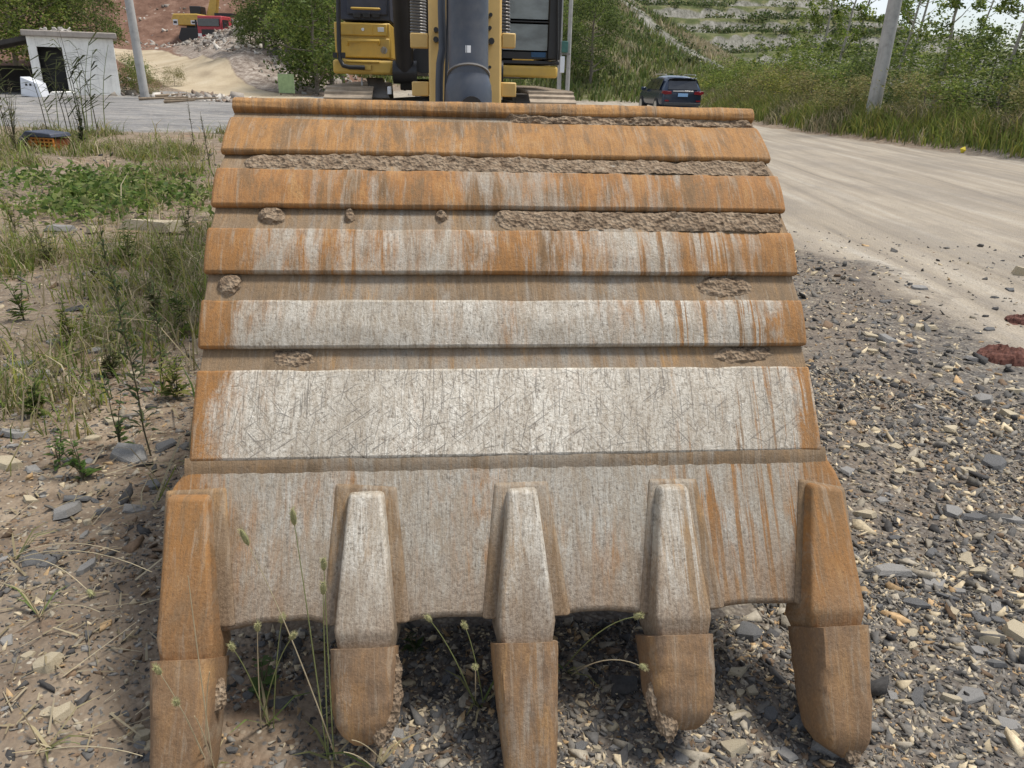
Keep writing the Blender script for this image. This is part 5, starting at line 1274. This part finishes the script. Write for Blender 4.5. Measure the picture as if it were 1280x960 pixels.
WLAB = ['bushy green weed against the fourth groove of the bucket side', 'yellowish leafy weed against the third groove of the bucket side', 'tall olive weed at the bucket side level with the rock slab', 'bushy green weed in front of the whitish rock slab', 'yellowish weed on the grass in front of the grey slate',
        'olive weed in grass left of the whitish rock slab', 'bushy green weed at the edge of the bare tan patch', 'yellowish low weed beside the dark slate piece', 'olive weed just behind the tall dark weed', 'tallest green weed between leafy patch and bucket',
        'yellowish weed at the border of the leafy green patch', 'olive low weed in the dry grass near slate', 'small green weed above the pale tan rock', 'yellowish small weed beside the bucket plate and slate slab']
for k, (px, py, H) in enumerate(((228, 420, .42), (215, 350, .5), (236, 300, .55), (160, 330, .45), (120, 360, .4), (60, 330, .5), (30, 400, .42), (90, 430, .35), (195, 400, .4), (240, 255, .6), (20, 290, .55), (140, 470, .3), (45, 520, .25), (222, 500, .3))):
    weed(px, py, H, WLAB[k], 90, .085, [GREENS, YELG, OLIVE][k % 3], 40+k, (rnd.uniform(-.1, .1), 0), 3+k % 3, .35, leafw=.3, sr=.0035)
# reed with long arching leaves in front of the shed
def reed(px, py, H, label, seed, stems=6):
    p = GP(px, py); r = random.Random(seed); root = empty('reed_clump', p); tag(root, label, 'reed')
    V, Fq = [], []
    for s in range(stems):
        bx_, by_ = r.uniform(-.25, .25), r.uniform(-.2, .2); hh = H*r.uniform(.65, 1); lx = r.uniform(-.15, .2)
        pts = [Vector((bx_+lx*hh*f*f, by_, hh*f)) for f in np.linspace(0, 1, 7)]
        MB().tube(pts, [.011*(1-.7*i/6) for i in range(7)], 5).build('stem', GSTEM if s % 2 else STEMM, root, smooth=True)
        for k in range(9):
            f = r.uniform(.3, 1); i = min(5, int(f*6)); q = pts[i].lerp(pts[i+1], f*6-i); an = r.choice([0, math.pi])+r.uniform(-.7, .7); ln = r.uniform(.3, .62)
            d = Vector((math.cos(an), math.sin(an), r.uniform(.4, 1.1))).normalized()*ln; w_ = Vector((0, .3, 1)).cross(d).normalized()*.016
            b = len(V); m1 = q+d*.5; e = q+d*.98-Vector((0, 0, ln*.30)); V += [q-w_*.6, q+w_*.6, m1+w_, m1-w_, e+w_*.1, e-w_*.1]; Fq += [(b, b+1, b+2, b+3), (b+3, b+2, b+4, b+5)]
    o = mesh_np('leaves', np.array([list(v) for v in V]), np.array(Fq), M['grass'], root, col=np.repeat(pick([(.07, .085, .04), (.10, .115, .05), (.045, .055, .03)], len(V)//6), 6, 0)); o['kind'] = 'stuff'
reed(112, 172, 2.1, 'tall reed clump with arching dark leaves in front of the shed wall', 1, 8)
reed(70, 172, 1.7, 'tall reed clump in front of the shed doorway', 2, 5)
reed(5, 175, 1.5, 'pale reed clump in front of the dark lean-to', 3, 7)
# foxtail grasses round the teeth
def foxtail(px, py, stalks, label, seed):
    p = GP(px, py); root = empty('foxtail_grass', p); tag(root, label, 'grass'); r = random.Random(seed)
    for (hx, hy, depth, head, dry) in stalks:               # pixel of the head and its depth along the camera axis
        d = ray(hx, hy); q = Vector(d*depth)+Vector((0, 0, CAMH))-p; b = Vector((r.uniform(-.02, .02), r.uniform(-.02, .02), 0))
        mid = b.lerp(q, .55)+Vector((0, 0, .10*q.length))
        pts = [(b*(1-f)**2+mid*2*f*(1-f)+q*f*f) for f in np.linspace(0, 1, 9)]
        stm = MB().tube(pts, [.0017-.0009*i/8 for i in range(9)], 5).build('stem', DSTEM if dry else GSTEM, root, smooth=True)
        if head:
            t = (pts[-1]-pts[-2]).normalized(); L_ = head*1.15; hp = [q+t*L_*f for f in np.linspace(-.1, 1, 7)]
            MB().tube(hp, [.001, .0040, .0055, .0058, .0052, .004, .001], 8).build('seed_head', HEADM, stm, smooth=True)
            n = 130; rg = np.random.default_rng(seed+int(hx)); f = rg.random(n); C = np.array([list(q+t*L_*(ff*.95)) for ff in f]); dd = rg.normal(size=(n, 3)); dd /= np.linalg.norm(dd, axis=1)[:, None]
            e = C+dd*.0085+np.array(list(t))*.006; w_ = np.cross(dd, np.array(list(t)))*.0006
            o = mesh_np('bristles', np.stack([C-w_, C+w_, e+w_*.3, e-w_*.3], 1).reshape(-1, 3), np.arange(4*n).reshape(n, 4), M['grass'], stm, col=np.repeat(pick([(.36, .36, .17), (.46, .42, .24)], n), 4, 0)); o['kind'] = 'stuff'
    V, Fq = [], []
    for k in range(5):
        an = r.uniform(0, 6.28); ln = r.uniform(.08, .2); d = Vector((math.cos(an), math.sin(an), r.uniform(.5, 1.4))).normalized()*ln; w_ = d.cross(Vector((0, 0, 1))).normalized()*.0035
        V = [-w_, w_, d*.55+w_*.9, d*.55-w_*.9, d+Vector((0, 0, -.3*ln))+w_*.1, d+Vector((0, 0, -.3*ln))-w_*.1]
        mesh_np('leaf_blade', np.array([list(v) for v in V]), np.array([(0, 1, 2, 3), (3, 2, 4, 5)]), M['grass'], root, col=np.repeat(pick([(.15, .20, .06), (.22, .22, .09), (.40, .34, .2)], 1), 6, 0))
HEADM = plain('seed_head_green', (.26, .255, .12), .9, 0, .2, 60)
foxtail(415, 950, [(368, 655, 1.45, .035, 0), (405, 712, 1.5, .03, 0), (404, 742, 1.5, .033, 0), (310, 680, 1.45, .035, 1)], 'foxtail grass with green seed heads in front of the second tooth', 21)
foxtail(335, 905, [(352, 778, 1.62, .03, 0), (364, 798, 1.6, .033, 0), (322, 788, 1.62, .03, 1), (292, 812, 1.6, .03, 0)], 'foxtail grass clump between the left corner tooth and second tooth', 22)
foxtail(470, 962, [(440, 925, 1.62, 0, 1), (430, 940, 1.6, 0, 1)], 'dry curled grass blades at the foot of the second tooth', 23)
foxtail(600, 885, [(582, 785, 1.65, .03, 0), (594, 834, 1.6, .035, 1), (538, 776, 1.7, .025, 0)], 'foxtail grass clump between the second and middle tooth', 24)
foxtail(708, 840, [(793, 771, 1.62, .04, 0), (800, 832, 1.6, .03, 1)], 'bent foxtail stalk right of the middle tooth', 25)
foxtail(265, 965, [(235, 720, 1.5, 0, 1), (222, 880, 1.42, .03, 1), (262, 840, 1.45, 0, 1), (200, 842, 1.45, .03, 1), (243, 895, 1.42, 0, 1)], 'dry straw grass stalks in front of the left corner tooth', 26)
foxtail(20, 700, [(190, 715, 1.9, 0, 1), (110, 738, 1.85, .03, 1), (150, 690, 2.0, 0, 1)], 'long bent straw stalks over the left soil', 27)
foxtail(60, 935, [(178, 945, 1.55, 0, 1), (100, 930, 1.6, 0, 0), (20, 880, 1.6, 0, 1)], 'low dry grass tuft beside the pale stone', 28)
foxtail(50, 770, [(125, 765, 1.8, 0, 1), (70, 715, 1.9, 0, 1), (25, 740, 1.8, 0, 1)], 'wispy dry grass tuft above the pale stone', 29)

# ------------------------------------------------------------------ far machines, board, crate, rubble
def far_excavator():
    Y = 84.; a = AT(222, 30, Y); b = AT(288, 30, Y); cx = (a.x+b.x)/2-.3; zb = gz(cx, Y)
    zc = AT(250, 33, Y).z                                   # underside of the upper body
    root = empty('far_excavator', (cx, Y, zb), R(0)); tag(root, 'small distant yellow excavator working at the red earth bank', 'excavator')
    B = zc-zb; X0 = a.x-cx; X1 = AT(262, 20, Y).x-cx; top = AT(240, 18, Y).z-zb
    q = MB(); q.prism([(X0, B+.35), (X0+.3, B), (X1, B), (X1, top-.1), (X1-.8, top), (X0+.2, top-.05), (X0, top-.5)], 1, -1.4, 1.4); q.build('body', M['cat_yellow'], root, bev=.08)
    MB().box((X0+.15, -1.43, top-1.05), (X0+.62, -1.405, top-.55)).build('badge', M['white_sticker'], root)
    MB().box((X0+.22, -1.45, top-.9), (X0+.54, -1.432, top-.7)).build('badge_print', M['black_paint'], root)
    MB().box((X0+1.9, -1.43, top-.95), (X0+2.6, -1.405, top-.6)).build('badge', M['white_sticker'], root)
    MB().box((X0+2.0, -1.45, top-.85), (X0+2.5, -1.432, top-.7)).build('badge_print', M['black_paint'], root)
    for sy in (-1, 1):
        t = MB(); t.prism([(X0+.5, .5), (X0+.9, .05), (X1+1.2, .05), (X1+1.6, .5), (X1+1.2, max(.95, B-.2)), (X0+.9, max(.95, B-.2))], 1, sy*1.2-.3, sy*1.2+.3); t.build('track', M['black_paint'], root, bev=.05)
    MB().box((X0+1.2, -.8, .6), (X1, .8, B)).build('turret', M['black_paint'], root)
    bx0 = AT(262, 18, Y).x-cx; bx1 = AT(268, 0, Y).x-cx
    q = MB(); q.prism([(bx0-.25, top-.2), (bx0+.7, top-.2), (bx1+.55, top+2.2), (bx1+1.2, top+4.6), (bx1+.7, top+4.8), (bx1-.05, top+2.2)], 1, -.35, .35); q.build('boom', M['cat_yellow'], root, bev=.05)
    q = MB(); q.prism([(bx1+.7, top+4.8), (bx1+1.2, top+4.6), (bx1+4.5, top+2.5), (bx1+4.3, top+2.2)], 1, -.25, .25); q.build('stick', M['cat_yellow'], root)
    MB().box((bx0-1.6, -.9, top-.05), (bx0-.5, .5, top+.7)).build('cab', M['black_paint'], root, bev=.06)
    MB().box((bx0+.9, -1.2, top-.15), (bx0+2.7, 1.2, top+.12)).build('deck', M['black_paint'], root)
far_excavator()
def truck():
    Y = 78.; c = AT(270, 45, Y); zb = AT(269, 54, Y).z; root = empty('red_truck', (c.x, Y, gz(c.x, Y)), R(-9)); tag(root, 'faded red dump truck parked below the distant yellow excavator', 'truck')
    o = zb-gz(c.x, Y); o = max(-.3, min(.6, o))
    q = MB(); q.prism([(-1.0, .55), (-1.05, 1.5), (-.85, 2.45), (.9, 2.45), (.95, .55)], 0, -1.2, 1.2); q.build('cab', M['truck_red'], root, bev=.08)
    MB().box((-1.05, -1.13, 1.55), (1.05, -1.02, 2.2)).build('windscreen', M['car_glass'], root, bev=.03)
    MB().box((-.75, -1.12, .85), (.75, -1.03, 1.3)).build('grille', M['black_paint'], root)
    for sx in (-1, 1):
        MB().box((sx*.95-.18, -1.13, .7), (sx*.95+.18, -1.02, .95)).build('headlight', M['white_sticker'], root)
        MB().box((sx*1.22-.02, -.6, 1.55), (sx*1.22+.02, .3, 2.15)).build('side_window', M['car_glass'], root)
        MB().tube([(sx*1.35, -.9, 1.4), (sx*1.35, -.9, 2.1)], .09, 8).build('mirror', M['black_paint'], root)
        for y in (-.1, 3.6, 4.9):
            w_ = MB().tube([(sx*.85, y, .5), (sx*1.18, y, .5)], .5, 18).build('wheel', M['tyre'], root, smooth=True); MB().tube([(sx*1.17, y, .5), (sx*1.2, y, .5)], .25, 12).build('rim', M['truck_red'], w_)
    MB().box((-1.2, -1.1, .35), (1.2, -.9, .7)).build('bumper', M['truck_red'], root, bev=.03)
    MB().box((-.45, 1.0, .6), (.45, 5.6, .95)).build('chassis', M['black_paint'], root)
    q = MB(); q.prism([(1.2, 1.0), (5.8, 1.0), (6.0, 2.3), (1.1, 2.3)], 0, -1.2, 1.2); q.build('dump_bed', M['frame_grey'], root, bev=.04)
truck()
c = AT(358, 103, 34.5); gb = empty('green_board', (c.x, 34.5, gz(c.x, 34.5)), R(-6)); tag(gb, 'weathered pale green board standing under the trees beside the excavator', 'board')
t0 = AT(358, 92.5, 34.5).z-gb.location.z
MB().box((-.36, -.02, t0-.75), (.34, .02, t0)).build('panel', M['green_board'], gb, bev=.006)
for sx in (-.3, .28): MB().box((sx-.03, .022, -.3), (sx+.03, .07, t0-.05)).build('post', M['wood'], gb)
# orange crate with a dark lid
p = GP(64, 187); d_ = p.length; k_ = d_/1010
cr_ = empty('plastic_crate', p, R(-14)); tag(cr_, 'orange slotted plastic crate under a dark lid lying in the weeds', 'crate')
w2, h2 = 14*k_, 13*k_
for i in range(6):
    x = -w2+i*2*w2/5; MB().box((x-.012, -.16, 0), (x+.012, -.135, h2)).build('upright', M['orange_plastic'], cr_, bev=.003)
for j in range(4):
    z = .015+j*(h2-.03)/3; MB().box((-w2-.012, -.165, z-.012), (w2+.012, -.161+.02, z+.012)).build('rail', M['orange_plastic'], cr_, bev=.003)
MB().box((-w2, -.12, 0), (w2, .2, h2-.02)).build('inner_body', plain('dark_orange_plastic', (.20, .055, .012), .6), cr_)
MB().box((-w2-.09, -.15, .0), (-w2-.02, .18, h2*.75)).build('end_panel', M['orange_plastic'], cr_, bev=.01)
q = MB(); q.prism([(-w2-.30, h2*.35), (-w2-.12, h2*.30), (-w2-.04, h2+.005), (w2+.03, h2+.005), (w2+.0, h2+.07), (-w2-.05, h2+.10), (-w2-.22, h2*.85)], 1, -.2, .24); q.build('lid', M['navy'], cr_, bev=.015)
# rubble on the slope beside the sand ramp, and along the ramp foot
def rubble():
    Vs, Fs, Cs = [], [], []; off = 0
    n = 5200; y = nr.uniform(33, 82, n); x = -.335*y+nr.normal(0, 3.4, n); k = (path_dist(x, y, RAMP) > 2.5+nr.random(n))
    n2 = 700; t = nr.random(n2); x2 = np.interp(t, [0, 1], [-9.5, -17.5])+nr.normal(0, .7, n2); y2 = np.interp(t, [0, 1], [28.8, 33.2])+nr.normal(0, .6, n2)
    n3 = 900; x3 = nr.uniform(-60, -18, n3); y3 = nr.uniform(78, 112, n3)
    x = np.concatenate([x[k], x2, x3]); y = np.concatenate([y[k], y2, y3]); m_ = len(x); z = ground_z(x, y); s = np.clip(nr.lognormal(math.log(.12), .55, m_), .04, .55)*np.where(y < 34, .8, 1)
    pal = np.array([(.50, .46, .41), (.34, .30, .26), (.22, .18, .15), (.60, .56, .50), (.28, .21, .16)])
    c = pal[nr.integers(0, 5, m_)]*nr.uniform(.7, 1.15, (m_, 1)); q = nr.integers(0, len(CHIPS), m_); a = nr.uniform(0, 6.28, m_)
    for j, (v0, f0) in enumerate(CHIPS):
        ix = np.where(q == j)[0]; P = v0[None]*s[ix, None, None]; P[..., 2] *= 1.8; P[..., 2] += P[..., 0]*nr.normal(0, .5, len(ix))[:, None]
        ca, sa = np.cos(a[ix])[:, None], np.sin(a[ix])[:, None]
        Vs.append(np.stack([P[..., 0]*ca-P[..., 1]*sa+x[ix, None], P[..., 0]*sa+P[..., 1]*ca+y[ix, None], P[..., 2]+z[ix, None]], -1).reshape(-1, 3)); Cs.append(np.repeat(c[ix], len(v0), 0))
        Fs.append((f0[None]+(np.arange(len(ix))*len(v0))[:, None, None]+off).reshape(-1, 3)); off += len(ix)*len(v0)
    o = mesh_np('rock_rubble', np.vstack(Vs), np.vstack(Fs), M['chips'], col=np.vstack(Cs)); tag(o, 'pale broken rock rubble beside the sand ramp', 'rubble', kind='stuff')
rubble()
for k, (px, py, ln, an) in enumerate(((205, 126, 1.6, .2), (225, 130, 1.2, -.3), (240, 127, 1.8, .1), (215, 122, 1.1, .5))):
    p = GP(px, py); o = MB().tube([(-ln/2, 0, .05), (0, .03, .09), (ln/2, 0, .14)], [.05, .04, .025], 7).build('dead_branch', M['wood'], None, smooth=True); o.location = p; o.rotation_euler = (0, 0, an)
    tag(o, 'grey dead branch lying near the grey pole by the sand ramp', 'branch', 'dead branches by the ramp')
p = GP(1203, 187); o = MB().tube([(0, 0, 0), (.02, .01, .09), (.05, 0, .16)], [.02, .07, .01], 7).build('yellow_leaf_tuft', plain('yellow_leaf', (.65, .52, .04), .7), None, smooth=True); o.location = p; tag(o, 'small bright yellow leafy tuft at the far road edge', 'plant')
